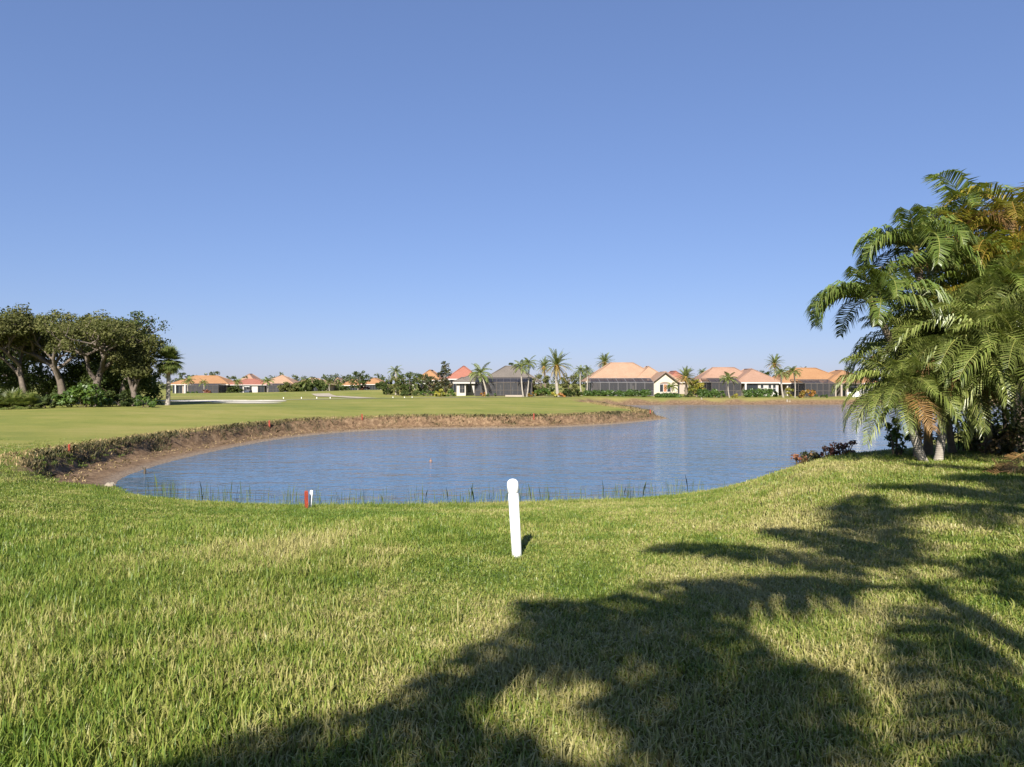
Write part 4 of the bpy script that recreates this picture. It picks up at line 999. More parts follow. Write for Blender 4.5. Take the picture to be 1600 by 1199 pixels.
class House:
    def __init__(s, px0, px1, d, label, wall, tile, group, dz=0.0, name='house'):
        s.d = d; s.px0 = px0; xc = px2x((px0+px1)/2, d); z = gz(xc, d)+dz
        s.xc, s.z = xc, z; s.t = empty(name, (xc, d, z), 0, label, 'house', group); s.wall = M[wall]; s.tile = M[tile]
    def X(s, px): return px2x(px, s.d)-s.xc
    def walls(s, px0, px1, y0, y1, h, name='wall', mat=None):
        mb = MB(); mb.box(s.X(px0), s.X(px1), y0, y1, -0.4, h); return mb.build(name, mat or s.wall, s.t)
    def roof(s, px0, px1, y0, y1, z0, rise, tile=None, over=0.5, gable=False):
        mb = MB(); hip(mb, s.X(px0), s.X(px1), y0, y1, z0, rise, over, gable_front=gable); o = mb.build('roof', tile or s.tile, s.t)
        if not gable:
            mb = MB(); ridge_caps(mb, s.X(px0), s.X(px1), y0, y1, z0, rise, over); mb.build('ridge_tiles', tile or s.tile, o, True)
            mb = MB(); X0, X1 = s.X(px0)-over, s.X(px1)+over
            mb.box(X0-0.02, X1+0.02, y0-over-0.04, y0-over-0.003, z0-0.24, z0-0.03); mb.build('fascia', M['trim'], o)
        return o
    def window(s, px0, px1, z0, z1, y, lights=2, rails=1, frame='trim', arch=False, blind=False):
        x0, x1 = s.X(px0), s.X(px1)
        mb = MB(); fw = 0.08
        mb.box(x0, x1, y-0.06, y+0.02, z0-fw, z0); mb.box(x0, x1, y-0.06, y+0.02, z1, z1+fw)
        xs_ = [x0+(x1-x0)*k/lights for k in range(lights+1)]
        for x in xs_: mb.box(x-fw/2, x+fw/2, y-0.058, y+0.018, z0, z1)
        for k in range(1, rails+1):
            zz = z0+(z1-z0)*k/(rails+1); mb.box(x0+fw/2, x1-fw/2, y-0.05, y-0.012, zz-0.03, zz+0.03)
        f = mb.build('window', M[frame], s.t)
        for k in range(lights):
            g = MB(); g.box(xs_[k]+fw/2+.003, xs_[k+1]-fw/2-.003, y-0.03, y-0.006, z0+.003, z1-.003)
            g.build('pane', M['blind'] if (blind and k == lights//2) else M['glass'], f)
        if arch:
            mb = MB(); n = 10; xm = (x0+x1)/2; rx = (x1-x0)/2; rz = 0.32; vs = [(xm+rx*math.cos(math.pi*k/n), y-0.05, z1+fw+0.02+rz*math.sin(math.pi*k/n)) for k in range(n+1)]
            vb = [(a, y+0.01, c) for a, b, c in vs]; m = n+1
            mb.add(vs+vb, [tuple(range(m)), tuple(reversed(range(m, 2*m)))]+[(k, k+m, k+m+1, k+1) for k in range(n)]+[(n, 2*m-1, m, 0)])
            mb.build('arch_shade', M['fascia'], f)
        return f
    def post(s, px, y, h, w=0.28, mat='trim'):
        x = s.X(px); mb = MB(); mb.box(x-w/2, x+w/2, y-w/2, y+w/2, -0.2, h); mb.box(x-w*0.7, x+w*0.7, y-w*0.7, y+w*0.7, h-0.18, h-0.02)
        mb.build('column', M[mat], s.t)
    def cage(s, px0, px1, y0, y1, h, top, nx, rail=1.0, frame='bronze'):
        """screened porch cage: front at y0, sloping screen roof up to height top at y1"""
        x0, x1 = s.X(px0), s.X(px1); c = MB(); w_ = 0.07
        xs_ = [x0+(x1-x0)*k/nx for k in range(nx+1)]; ym = y0+(y1-y0)*0.45
        for x in xs_:
            c.bar((x, y0, -0.1), (x, y0, h), w_); c.bar((x, y0, h), (x, ym, top), w_); c.bar((x, ym, top), (x, y1, top), w_)
        for z in (0.08, rail, h): c.bar((x0, y0, z), (x1, y0, z), w_*1.2 if z == h else w_*0.8)
        c.bar((x0, ym, top), (x1, ym, top), w_)
        for x in (x0, x1):
            c.bar((x, y1, -0.1), (x, y1, top), w_); c.bar((x, y0, rail), (x, y1, rail), w_); c.bar((x, ym, -0.1), (x, ym, top), w_); c.bar((x, y0, h), (x, y1, h), w_)
        f = c.build('cage_frame', M[frame], s.t)
        for k in range(nx):
            a, b = xs_[k]+0.04, xs_[k+1]-0.04
            for q in ([(a,y0,0.1),(b,y0,0.1),(b,y0,h-.05),(a,y0,h-.05)], [(a,y0+.02,h+.03),(b,y0+.02,h+.03),(b,ym-.03,top-.03),(a,ym-.03,top-.03)], [(a,ym+.04,top),(b,ym+.04,top),(b,y1,top),(a,y1,top)]):
                m_ = MB(); m_.add(q, [(0,1,2,3)]); m_.build('screen_panel', M['screen'], f)
        for x in (x0, x1):
            m_ = MB(); m_.add([(x,y0+.04,0.1),(x,y1,0.1),(x,y1,h),(x,y0+.04,h)], [(0,1,2,3)]); m_.build('screen_panel', M['screen'], f)
        return f
    def opening(s, px0, px1, z1, y, n=2):  # dark glass over most of the wall stands in for porch shade
        """dark glass doors set across a back wall for the shade of the porch"""
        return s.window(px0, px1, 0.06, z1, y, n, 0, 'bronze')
HO = 'houses across the lake'
# big peach-roofed house with the gabled wing
h = House(918, 1066, 124, 'big house with steep peach tile roof and gabled wing with arched window', 'cream_wall', 'tile_peach', HO)
h.walls(926, 1040, 3.0, 12.4, 2.6); h.roof(922, 1042, 3.0, 12.4, 2.62, 3.5)
h.walls(995, 1058, 1.6, 12, 2.6, 'wing_wall'); h.roof(996, 1050, 2.6, 11, 2.66, 2.75)
h.walls(1040, 1066, 4, 13, 2.5, 'end_wall'); h.roof(1034, 1070, 4, 13, 2.5, 1.9)
mb = MB(); xa, xb = h.X(1014), h.X(1053); xm = (xa+xb)/2
mb.add([(xa,-3,-.4),(xb,-3,-.4),(xb,-3,2.35),(xm,-3,4.0),(xa,-3,2.35),(xa,1.6,-.4),(xb,1.6,-.4),(xb,1.6,2.35),(xm,1.6,4.0),(xa,1.6,2.35)], [(0,1,2,3,4),(0,5,6,1),(1,6,7,2),(0,4,9,5),(2,7,8,3),(3,8,9,4),(5,9,8,7,6)])
mb.build('gable_wall', h.wall, h.t)
mb = MB(); hip(mb, xa, xb, -3, 4.5, 2.22, 2.05, 0.42, 0.14, True); o = mb.build('roof', h.tile, h.t)
mb = MB()
for sgn in (-1, 1):
    e = (xm+sgn*(xb-xm+0.42), -3.46, 2.10); mb.bar(e, (xm, -3.46, 4.15), 0.16)
mb.build('barge_board', M['fascia'], o)
h.window(1025, 1042, 0.75, 2.05, -3.0, 3, 0, 'trim', arch=True, blind=True)
mb = MB(); mb.box(h.X(1023), h.X(1045), -3.14, -3.0, 0.42, 0.55); mb.build('sill', M['trim'], h.t)
h.window(1056, 1059, 0.8, 2.0, 4.0, 1, 1)
h.cage(920, 1014, -4.2, 2.9, 2.35, 3.15, 7, 0.9, 'grey_frame')
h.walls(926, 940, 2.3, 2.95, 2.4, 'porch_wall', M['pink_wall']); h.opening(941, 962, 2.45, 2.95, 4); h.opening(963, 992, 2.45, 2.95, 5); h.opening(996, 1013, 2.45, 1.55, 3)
h.post(985, -0.5, 2.4, 0.4)
# pink-roofed house
h = House(1098, 1216, 126, 'house with pinkish tile roof and white windows above a hedge', 'white_wall', 'tile_pink', HO)
h.walls(1106, 1190, 2.5, 8.8, 2.55); h.roof(1100, 1190, 2.5, 8.8, 2.6, 2.65)
h.walls(1160, 1213, -1.0, 10, 2.5, 'wing_wall'); h.roof(1152, 1212, -1.0, 10, 2.5, 2.45)
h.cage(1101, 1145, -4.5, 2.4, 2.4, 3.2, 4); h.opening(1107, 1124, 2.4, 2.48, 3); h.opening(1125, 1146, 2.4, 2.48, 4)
h.walls(1146, 1158, 0.5, 2.4, 2.4, 'porch_wall', M['pink_wall'])
for a, b in ((1163, 1181),): h.window(a, b, 0.2, 2.05, -1.0, 1, 0, 'bronze')
h.window(1185, 1190, 0.7, 2.05, -1.0, 1, 1); h.window(1197, 1202, 0.7, 2.05, -1.0, 1, 1); h.window(1204, 1209, 0.7, 2.05, -1.0, 1, 1)
h.post(1161, -1.3, 2.3, 0.3)
# orange-roofed house
h = House(1228, 1372, 124, 'house with bright orange tile roof and a dark colonnaded porch', 'white_wall', 'tile_orange', HO)
h.walls(1240, 1335, 3.0, 11.6, 2.5); h.roof(1230, 1340, 3.0, 11.6, 2.45, 2.75)
h.walls(1318, 1372, 1.0, 12, 2.5, 'wing_wall'); h.roof(1300, 1374, 1.0, 12, 2.45, 2.3)
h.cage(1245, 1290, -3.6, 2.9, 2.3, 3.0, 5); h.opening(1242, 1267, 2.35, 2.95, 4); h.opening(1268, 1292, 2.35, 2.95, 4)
for px in (1293, 1302.5, 1312, 1321): h.post(px, -0.6, 2.3, 0.30, 'pink_wall' if 'pink_wall' in M else 'trim')
mb = MB(); mb.box(h.X(1290), h.X(1346), -0.9, -0.3, 2.18, 2.42); mb.build('porch_beam', M['fascia'], h.t)
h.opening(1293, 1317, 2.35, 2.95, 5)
h.window(1319, 1343, 0.1, 2.25, 1.0, 4, 0, 'bronze'); h.window(1349, 1353, 0.6, 2.0, 1.0, 1, 1); h.window(1360, 1366, 0.6, 2.0, 1.0, 1, 1)
h.post(1345, 0.2, 2.3, 0.3)
# grey-roofed house
h = House(706, 842, 114, 'low house with grey brown tile roof and large dark screened porch', 'white_wall', 'tile_grey', HO)
h.walls(765, 838, 3.0, 10.8, 2.35); h.roof(752, 842, 3.0, 10.8, 2.3, 2.7)
h.walls(713, 768, 0.6, 10, 2.3, 'wing_wall'); h.roof(712, 770, 0.6, 10, 2.2, 1.5)
h.walls(715, 729, -2.0, 0.6, 2.2, 'bay_wall'); h.roof(714, 731, -2.0, 3.0, 2.2, 0.75)
h.window(720, 727, 0.55, 1.85, -2.0, 2, 1, 'bronze'); h.window(731, 735, 0.6, 1.9, 0.6, 1, 1, 'bronze')
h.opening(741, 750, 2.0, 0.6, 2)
h.cage(745, 830, -4.5, 2.9, 2.15, 2.95, 8, 0.9)
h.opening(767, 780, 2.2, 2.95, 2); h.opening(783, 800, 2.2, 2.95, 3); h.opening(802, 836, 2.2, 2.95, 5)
h.walls(754, 764, 0.2, 0.6, 2.2, 'porch_wall', M['pink_wall'])
mb = MB(); mb.box(h.X(790), h.X(817), -5.6, -5.0, -0.1, 0.16); mb.build('planter_kerb', M['pink_wall'], h.t)
def simple_house(px0, px1, d, eave, rise, wall, tile, label, group, lan, cols=(), dz=0.0, depth=11, wings=()):
    h = House(px0, px1, d, label, wall, tile, group, dz)
    h.walls(px0+2, px1-2, 1.5, depth, eave); h.roof(px0, px1, 1.5, depth, eave, rise)
    for (a, b, y0, y1, e, rs_, tl) in wings: h.walls(a+1, b-1, y0, y1, e, 'wing_wall'); h.roof(a, b, y0, y1, e, rs_, M[tl])
    for a, b in lan: h.window(a, b, 0.1, eave-0.35, 1.5, max(1, int((b-a)/4)), 0, 'bronze')
    for c in cols: h.post(c, 0.9, eave-0.1, 0.35)
    return h
LH = 'houses beyond the fairway'
h = simple_house(264, 352, 205, 2.7, 2.6, 'pink_wall', 'tile_orange', 'leftmost house with orange hip roof behind the sand bunker', LH, [(266,271),(273,281),(284,300),(302,350)], (272, 287))
h.cage(300, 350, -4, 1.4, 2.4, 2.9, 6)
h = simple_house(350, 412, 206, 2.6, 1.7, 'white_wall', 'tile_red', 'house with red tile roof behind the parked cart', LH, [(353,376),(378,390),(400,410)], ())
h = simple_house(404, 456, 207, 2.5, 2.9, 'pink_wall', 'tile_peach', 'house with peach hip roof right of the red roof', LH, [(407,428),(430,453)], ()); h.cage(424, 454, -4, 1.4, 2.3, 2.8, 3)
simple_house(452, 512, 215, 2.5, 2.0, 'cream_wall', 'tile_peach', 'house with pale low roof behind the hedge trees', LH, [(456,506)])
simple_house(366, 396, 240, 3.0, 3.2, 'white_wall', 'tile_pink', 'house with small pale roof peak behind the red roof', LH, [(375,380)])
simple_house(514, 532, 230, 2.6, 2.2, 'white_wall', 'tile_peach', 'small far house behind the sandy path', LH, [(516,530)])
simple_house(534, 560, 215, 2.3, 1.9, 'pink_wall', 'tile_orange', 'far house with orange roof left of the rounded dark tree', LH, [(537,557)])
simple_house(564, 596, 215, 2.5, 2.0, 'pink_wall', 'tile_orange', 'far house with orange roof right of the rounded dark tree', LH, [(567,593)])
simple_house(652, 684, 135, 2.5, 2.0, 'white_wall', 'tile_orange', 'house hidden behind the reddish bushy tree', HO, [(655,680)])
simple_house(700, 744, 137, 2.8, 2.6, 'pink_wall', 'tile_red', 'house with salmon roof behind the grey-roofed house', HO, [(703,742)])
simple_house(1045, 1080, 145, 2.6, 2.3, 'pink_wall', 'tile_red', 'house with pink roof behind the date palm on the bank', HO, [(1060,1064)])

# cart parked by the red-roofed house
b0 = stand(388, 188); t = empty('utility_cart', b0, 0, 'small dark cart with pale roof parked before the red-roofed house', 'cart')
mb = MB(); mb.add([(-.65,-1.1,.3),(.65,-1.1,.3),(.65,1.1,.3),(-.65,1.1,.3),(-.62,-1.1,.75),(.62,-1.1,.75),(.62,1.1,.85),(-.62,1.1,.85)], [(0,3,2,1),(4,5,6,7),(0,1,5,4),(1,2,6,5),(2,3,7,6),(3,0,4,7)])
mb.build('body', M['cart_body'], t)
mb = MB(); mb.box(-.72, .72, -1.0, 1.0, 1.82, 1.9); mb.build('roof', M['white_paint'], t)
for x in (-.6, .6):
    for y in (-.85, .85):
        mb = MB(); mb.bar((x, y, .75), (x, y, 1.82), .05); mb.build('roof_post', M['bronze'], t)
        mb = MB(); mb.tube([(x*0.85, y, .24), (x*1.1, y, .24)], .24, 12); mb.build('wheel', M['rubber'], t)
mb = MB(); mb.box(-.55, .55, -.1, .45, .85, 1.0); mb.box(-.55, .55, .45, .6, .85, 1.4); mb.build('seat', M['grey_frame'], t)
# white porch furniture on the orange-roofed house's lawn
xf, df = px2x(1338, 119), 119
t = empty('garden_cabinet', (xf, df, gz(xf, df)), 0, 'white cabinet on the lawn before the orange-roofed house', 'cabinet')
mb = MB(); mb.box(-.38, .38, -.3, .3, 0.08, 1.05); mb.build('body', M['white_paint'], t); mb = MB(); mb.box(-.44, .44, -.36, .36, 1.053, 1.12); mb.build('lid', M['white_paint'], t)
mb = MB()
for x in (-.3, .3):
    for y in (-.22, .22): mb.box(x-.05, x+.05, y-.05, y+.05, -.05, .077)
mb.build('feet', M['white_paint'], t)
xf = px2x(1329, 119)
t = empty('garden_bench', (xf, df, gz(xf, df)), 0, 'low white bench left of the white cabinet', 'bench')
mb = MB(); mb.box(-.5, .5, -.22, .22, .42, .48); mb.build('seat', M['white_paint'], t)
mb = MB(); mb.box(-.5, .5, .2, .25, .482, .8); mb.build('backrest', M['white_paint'], t)
for x in (-.43, .43):
    for y in (-.17, .17): mb = MB(); mb.box(x-.04, x+.04, y-.04, y+.04, -.05, .42); mb.build('leg', M['white_paint'], t)
# pale stones on the far bank
for px, py, sz, lb in ((1096,628,.28,'pale post-like stone on the far bank below the yellowish tree'),(1230,630,.32,'pale stone on the far bank below the twin-stemmed palm'),(1234,625,.2,'small pale stone above the other stone below the twin-stemmed palm')):
    d = 108.6; x = px2x(px, d); z = gz(x, d); r = random.Random(px); mb = MB(); n = 7
    v = []; 
    for j in range(4):
        for k in range(n): a = 6.283*k/n; rr_ = sz*(0.5, 0.55, 0.42, 0.15)[j]*r.uniform(.8, 1.15); v.append((rr_*math.cos(a), rr_*math.sin(a), sz*(-0.2, .3, .8, 1.1)[j]))
    mb.add(v, [(j*n+k, j*n+(k+1) % n, (j+1)*n+(k+1) % n, (j+1)*n+k) for j in range(3) for k in range(n)]+[tuple(3*n+k for k in range(n))])
    o = mb.build('bank_stone', M['rock']); o.location = (x, d, z); tag(o, lb, 'stone', 'pale stones on the far bank')

# ------------------------------------------------------------------ stakes, post and shore things
def lathe(prof, n=20):
    mb = MB(); v = [(r_*math.cos(6.28318*k/n), r_*math.sin(6.28318*k/n), z) for r_, z in prof for k in range(n)]; m = len(prof)
    mb.add(v, [(j*n+k, j*n+(k+1) % n, (j+1)*n+(k+1) % n, (j+1)*n+k) for j in range(m-1) for k in range(n)]+[tuple(reversed(range(n))), tuple((m-1)*n+k for k in range(n))])
    return mb
dP = 7.15; xP = px2x(808, dP); zP = gz(xP, dP)
t = empty('marker_post', (xP, dP, zP), 0, 'leaning white plastic pipe post with domed cap on the lawn', 'post')
t.rotation_euler = (0.0, R(-3.4), 0)
lathe([(0.052, -0.25), (0.052, 0.70)], 24).build('pipe', M['white_pvc'], t, True)
lathe([(0.0535, 0.685), (0.059, 0.688), (0.060, 0.765), (0.058, 0.785), (0.050, 0.806), (0.034, 0.820), (0.014, 0.827), (0.004, 0.828)], 24).build('cap', M['white_pvc'], t, True)
def stake(px, py, hgt, w, label, mat, d=None, white_back=False, grp='red course stakes'):
    # distance where the ground meets this pixel ray
    if d is None:
        ds = np.linspace(6, 110, 4000); z = ground_z((px-800)/F_PX*ds, ds); ray = EYE-(py-600)/F_PX*ds
        k = np.argmax((z-ray) > 0); d = float(ds[k])
    x = px2x(px, d)
    mb = MB(); s = w/2
    v = [(-s,-s*.5,-.15),(s,-s*.5,-.15),(s,s*.5,-.15),(-s,s*.5,-.15),(-s,-s*.5,hgt*.94),(s,-s*.5,hgt*.94),(s,s*.5,hgt*.94),(-s,s*.5,hgt*.94),(-s*.7,-s*.3,hgt),(s*.7,-s*.3,hgt),(s*.7,s*.3,hgt),(-s*.7,s*.3,hgt)]
    mb.add(v, [(0,3,2,1),(0,1,5,4),(1,2,6,5),(2,3,7,6),(3,0,4,7),(4,5,9,8),(5,6,10,9),(6,7,11,10),(7,4,8,11),(8,9,10,11)])
    o = mb.build('course_stake', mat); o.location = (x, d, gz(x, d)); o.rotation_euler = (R(random.Random(px).uniform(-4, 4)), R(random.Random(px+1).uniform(-5, 5)), random.Random(px).uniform(-.4, .4))
    return tag(o, label, 'stake', grp)
stake(108, 708, 0.30, 0.075, 'red stake on the grass above the left end of the lake bank', M['red_paint'])
stake(421, 668, 0.40, 0.09, 'red stake on the bank, second from the left', M['red_paint'])
stake(566, 656, 0.36, 0.09, 'red stake on the bank left of the middle', M['red_paint'])
stake(834, 654, 0.36, 0.09, 'red stake on the bank above the white post', M['red_paint'])
stake(1016, 647, 0.36, 0.09, 'red stake near the tip of the far bank', M['red_paint'])
stake(479, 802, 0.47, 0.085, 'rusty red stake standing at the near shore beside the white stake', M['red_paint'], d=16.6)
stake(484.4, 800, 0.47, 0.065, 'white stake standing at the near shore beside the red stake', M['white_paint'], d=16.75)
def stone(x, y, sx, sy, sz, seed, label, name='shore_rock', mat='rock', z=None):
    r = random.Random(seed); mb = MB(); n = 9; v = []
    for j, (k_, zz) in enumerate(((.7, -.3), (1, .1), (.95, .5), (.6, .9), (.15, 1.0))):
        for k in range(n): a = 6.283*k/n; q = k_*r.uniform(.85, 1.15); v.append((sx*q*math.cos(a), sy*q*math.sin(a), sz*zz+r.uniform(-.02, .02)))
    mb.add(v, [(j*n+k, j*n+(k+1) % n, (j+1)*n+(k+1) % n, (j+1)*n+k) for j in range(4) for k in range(n)]+[tuple(4*n+k for k in range(n))])
    o = mb.build(name, M[mat]); o.location = (x, y, gz(x, y) if z is None else z); return tag(o, label, 'rock')
stone(px2x(172, 22.0), 22.0, .17, .12, .12, 3, 'pale rock at the left tip of the lake')
d = 25.3; x = px2x(226, d)
t = empty('shore_stub', (x, d, max(0, gz(x, d))), 0, 'short dark stub standing at the water edge on the left', 'stub')
mb = MB(); mb.tube([(0, 0, -.2), (0.01, 0, .12), (-.01, 0, .24)], [.05, .045, .03], 7); mb.build('stub', M['dark_wood'], t, True)
mb = MB(); mb.tube([(0, 0, .16), (-.1, -.03, .26), (-.16, -.04, .28)], [.02, .014, .005], 5); mb.build('twig', M['dark_wood'], t, True)
d = 29.3; o = lathe([(0.02, -0.05), (0.06, -0.02), (0.07, 0.02), (0.05, 0.06), (0.02, 0.07), (0.018, 0.10), (0.025, 0.11), (0.01, 0.125)], 12).build('float', M['float'], None, True)
o.location = (px2x(673, d), d, 0.0); tag(o, 'small pale orange float on the open water', 'float')
# small white markers along the path
for px, d, mlab in ((443,98,'leftmost small white marker along the cart path'),(471,99,'second small white path marker from the left'),(495,99.5,'small white path marker just left of the sandy path'),(516,100,'small white path marker at the foot of the sandy path'),(614,101.5,'small white path marker left of the dark thicket'),(632,101.5,'small white path marker below the dark thicket'),(644,101.5,'rightmost small white marker along the cart path')):
    t = None; mb = MB(); mb.tube([(0, 0, -.1), (0, 0, .12)], [.05, .05], 6); mb.tube([(0, 0, .12), (0, 0, .17), (0, 0, .20)], [.07, .07, .03], 6)
    x = px2x(px, d); o = mb.build('path_marker', M['white_paint']); o.location = (x, d, gz(x, d)); tag(o, mlab, 'marker', 'white markers along the cart path')
#PART4

# ------------------------------------------------------------------ palms at the right edge of the lawn
def near_palm(name, base, hubs, label, group, tr, trm, spec, seed, scale=1.0, shaft=False, bend=(0.1, 0), foot=1.4):
    bx, by = base; t = empty(name, (bx, by, gz(bx, by)), 0, label, 'palm tree', group)
    for k, (hx, hy, hz_) in enumerate(hubs):
        hub = (hx-bx, hy-by, hz_-t.location.z)
        trunk_obj(t, hub, tr, tr*0.78, M[trm], bend, foot=foot, n=12, base=((k-len(hubs)/2+.5)*0.25, 0))
        if shaft:
            mb = MB(); d_ = Vector((hub[0]*0.06, hub[1]*0.06, 0.5)); p0 = Vector(hub)-d_*0.9
            mb.tube([p0, p0+d_*0.4, Vector(hub)+d_*0.3], [tr*0.95, tr*1.15, tr*0.5], 10); mb.build('crownshaft', M['crownshaft'], t, True)
        crown(t, hub, spec, seed+k*17, scale)
    return t
def at(px, py, d): return (px2x(px, d), d, py2z(py, d))
NG = 'palms at the right edge of the lawn'
XM = [('xmas',0,2),('xmas',1,3),('xmas',2,3),('xmas',3,3),('xmas',4,2)]
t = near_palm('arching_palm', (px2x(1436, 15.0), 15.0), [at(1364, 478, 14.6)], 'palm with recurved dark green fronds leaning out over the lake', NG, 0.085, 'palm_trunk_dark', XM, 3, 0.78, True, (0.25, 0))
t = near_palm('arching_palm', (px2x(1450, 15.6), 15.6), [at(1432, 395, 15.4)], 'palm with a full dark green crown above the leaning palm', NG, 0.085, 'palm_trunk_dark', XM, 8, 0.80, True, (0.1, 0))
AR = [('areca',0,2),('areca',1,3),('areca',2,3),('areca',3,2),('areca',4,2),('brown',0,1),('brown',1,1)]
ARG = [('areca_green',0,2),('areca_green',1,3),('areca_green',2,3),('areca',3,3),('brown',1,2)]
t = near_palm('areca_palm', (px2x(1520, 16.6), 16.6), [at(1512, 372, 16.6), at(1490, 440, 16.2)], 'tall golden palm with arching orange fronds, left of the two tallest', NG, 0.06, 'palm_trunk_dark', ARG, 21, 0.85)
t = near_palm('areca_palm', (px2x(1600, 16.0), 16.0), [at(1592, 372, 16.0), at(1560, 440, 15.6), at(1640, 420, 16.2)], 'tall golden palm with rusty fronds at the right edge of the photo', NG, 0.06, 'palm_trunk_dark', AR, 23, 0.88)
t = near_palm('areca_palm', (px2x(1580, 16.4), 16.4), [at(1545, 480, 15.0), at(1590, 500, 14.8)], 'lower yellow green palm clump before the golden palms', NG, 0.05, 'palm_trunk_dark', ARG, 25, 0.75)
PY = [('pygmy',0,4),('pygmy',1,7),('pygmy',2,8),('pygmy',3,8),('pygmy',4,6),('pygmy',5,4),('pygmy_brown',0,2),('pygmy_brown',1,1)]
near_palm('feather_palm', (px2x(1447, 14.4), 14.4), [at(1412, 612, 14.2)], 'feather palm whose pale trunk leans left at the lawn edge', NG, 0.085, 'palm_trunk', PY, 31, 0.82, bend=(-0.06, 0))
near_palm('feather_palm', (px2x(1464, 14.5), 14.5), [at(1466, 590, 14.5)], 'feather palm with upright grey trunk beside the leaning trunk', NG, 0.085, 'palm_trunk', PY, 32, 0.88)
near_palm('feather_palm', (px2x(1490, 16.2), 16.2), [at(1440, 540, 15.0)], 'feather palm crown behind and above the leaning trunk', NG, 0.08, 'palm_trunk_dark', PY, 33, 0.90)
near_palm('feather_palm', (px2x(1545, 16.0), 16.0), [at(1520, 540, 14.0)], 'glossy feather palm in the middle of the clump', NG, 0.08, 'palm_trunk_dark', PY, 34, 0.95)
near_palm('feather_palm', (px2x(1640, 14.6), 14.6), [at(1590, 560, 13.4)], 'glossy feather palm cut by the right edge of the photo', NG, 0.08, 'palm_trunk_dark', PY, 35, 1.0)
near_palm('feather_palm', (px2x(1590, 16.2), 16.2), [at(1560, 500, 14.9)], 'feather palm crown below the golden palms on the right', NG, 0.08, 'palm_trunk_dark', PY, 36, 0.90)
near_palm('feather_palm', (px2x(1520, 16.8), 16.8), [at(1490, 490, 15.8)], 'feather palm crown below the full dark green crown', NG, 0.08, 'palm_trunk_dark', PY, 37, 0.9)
# low wall and dark bushes, some added to stand for shade under the palms
def near_shrub(x, y, W, H, D, seed, label, lm, group, lsize=0.09, n=40, per=70, cat='shrub', name='shrub'):
    t = empty(name, (x, y, gz(x, y)), 0, label, cat, group); r = np.random.RandomState(seed)
    cx = r.uniform(-.5, .5, n)*W*.85; cy = r.uniform(-.5, .5, n)*D*.85; cz = r.uniform(.1, .85, n)*H
    V, rn = leaf_cloud(np.stack([cx, cy, cz], 1), min(W, H)*0.25*r.uniform(.7, 1.2, n), per, lsize, seed, .9); V[:,:,2] = np.maximum(V[:,:,2], 0.0)
    mesh_obj('foliage', np_mesh('foliage', V, 4, rn), M[lm], t)
    mb = MB()
    for k in range(min(n, 12)): mb.tube([(cx[k]*.3, cy[k]*.3, -.1), (cx[k]*.6, cy[k]*.6, cz[k]*.6), (cx[k], cy[k], cz[k])], [.02, .014, .006], 4, cap=False)
    mb.build('stems', M['stem'], t); return t
TG = 'bushes under the right palms'
near_shrub(px2x(1500, 16.6), 16.6, 2.2, 2.3, 1.0, 51, 'added dark bush for the shade behind the upright grey trunk', 'oak_leaf_dark', TG)
near_shrub(px2x(1600, 17.0), 17.0, 2.6, 2.8, 1.0, 52, 'added dark bush for the shade behind the palms at the right edge', 'oak_leaf_dark', TG)
near_shrub(px2x(1575, 15.4), 15.4, 0.9, 0.8, 0.6, 53, 'reddish brown leaved bush in the shade at the right edge', 'magnolia_leaf', TG, 0.12, 16, 40)
near_shrub(px2x(1400, 15.6), 15.6, .5, .95, .5, 54, 'slim leafy sapling left of the leaning trunk', 'shrub_leaf', TG, 0.10, 12, 30)
near_shrub(px2x(1660, 15), 15.0, 2.4, 2.6, 2, 55, 'dark bush just beyond the right edge', 'oak_leaf_dark', TG)
# low tan wall in the shade
xw = px2x(1580, 16.2); t = empty('garden_wall', (xw, 16.2, gz(xw, 16.2)), 0, 'low tan wall in the shade under the palms at the right edge', 'wall')
mb = MB(); mb.box(-.55, 1.4, -.08, .08, -.2, .40); mb.build('wall', M['tan_wall'], t); mb = MB(); mb.box(-.60, 1.45, -.13, .13, .403, .47); mb.build('coping', M['grey_frame'], t)
# dry fallen fronds and mulch at the right edge
xm_, ym_ = px2x(1570, 12.6), 12.6
t = empty('fallen_fronds', (xm_, ym_, gz(xm_, ym_)), 0, 'heap of dry fallen palm fronds on the grass at the right edge', 'fronds')
r = random.Random(4)
for k in range(9):
    one_frond(t, 'pygmy_brown', k % 2, (r.uniform(-.5, .8), r.uniform(-.5, .6), .10+.03*k), r.uniform(0, 6.28), 0.62, r.uniform(-.5, .5), 0.35)
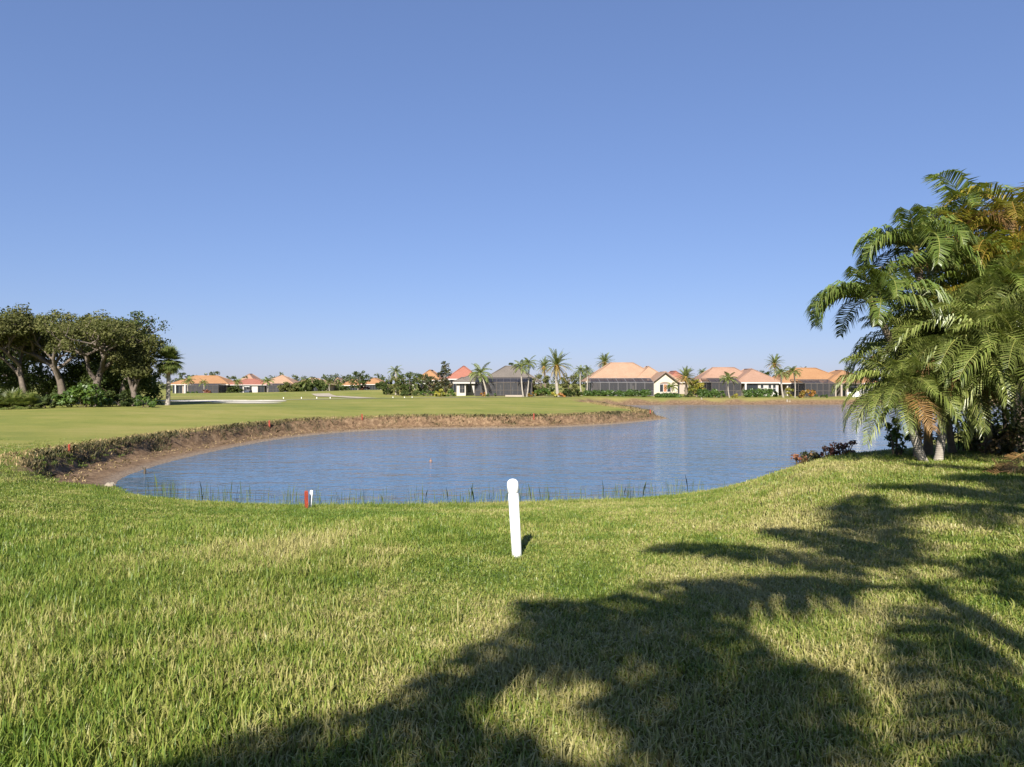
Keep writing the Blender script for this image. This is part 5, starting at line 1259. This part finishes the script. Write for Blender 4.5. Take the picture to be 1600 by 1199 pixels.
# reddish plants along the brow of the right bank
RG = 'reddish plants on the right bank'
for k, (px, d_, w_, h_, lm, lb) in enumerate([(1247,19.6,.45,.35,'red_leaf','rusty red plant nearest the water on the right bank'),(1257,19.9,.35,.42,'magnolia_leaf','dark leaved plant beside the rusty red plant'),(1272,20.4,.4,.36,'magnolia_leaf','dark plant second along the right bank brow'),
    (1290,21.2,.6,.36,'red_leaf','reddish plant in the middle of the right bank brow'),(1305,22.0,.6,.36,'red_leaf','reddish plant right of the middle of the right bank brow'),(1322,23.0,.7,.42,'red_leaf','pinkish brown plant furthest along the right bank brow')]):
    ds_ = np.linspace(9, 30, 420); xs2 = (px-800)/F_PX*ds_; sd2, _ = shore_sd(xs2, ds_); el_ = (ground_z(xs2, ds_)-EYE)/ds_; el_[sd2 < 0.1] = -9
    d_ = float(ds_[np.argmax(el_)])+0.25                       # just behind the brow of the bank
    x = px2x(px, d_); near_shrub(x, d_, w_, h_, .4, 70+k, lb, lm, RG, 0.07, 9, 34, 'plant', 'bank_plant')

# ------------------------------------------------------------------ palms behind the camera, whose shade falls on the lawn
BG = 'palms behind the photographer'
def shade_palm(x, y, hub_h, seed, sc, label, fr):
    z = gz(x, y); t = empty('shade_palm', (x, y, z), 0, label, 'palm tree', BG)
    hub = (0.05, 0.0, hub_h); trunk_obj(t, hub, 0.13, 0.10, M['palm_trunk'], (0.08, 0.05), n=10)
    for (key, st, az, s) in fr: one_frond(t, key, st, hub, R(az), s*sc, 0.15*math.sin(seed+az), 0)
    return t
lib('shade', stages('broad_frond', 3.1, 110, 0.80, 0.085, 400, (1.2,0.8,0.45,0.1,-0.3), (1.0,1.2,1.2,1.0,0.8), vlift=0.25, fwd=0.5, ldroop=0.45, rw=0.035), 'frond_green', 'rachis')
shade_palm(1.9, -3.4, 6.0, 1, 1.0, 'palm standing behind the photographer to the right', [('shade',3,184,1.34),('shade',3,170,.85),('shade',1,160,.78),('shade',0,52,.95),('shade',2,2,1),('shade',3,-28,1),('shade',4,228,.9),('shade',1,100,.7)])
shade_palm(5.2, -3.0, 7.6, 2, 1.0, 'taller palm behind the photographer further right', [('shade',k % 4, az, .95) for k, az in enumerate((10,60,110,150,185,225,275,330))])
shade_palm(7.8, 1.6, 6.2, 3, .9, 'palm right of the photographer, outside the photo', [('shade',k % 4, az, .95) for k, az in enumerate((5,45,85,130,165,190,235,270,305,340))])
shade_palm(-0.6, -6.6, 5.6, 4, 1.0, 'palm standing straight behind the photographer', [('shade',1,110,.9),('shade',2,150,.9),('shade',2,172,.95),('shade',3,205,.9),('shade',1,60,.6),('shade',1,80,.75),('shade',3,120,.7)])
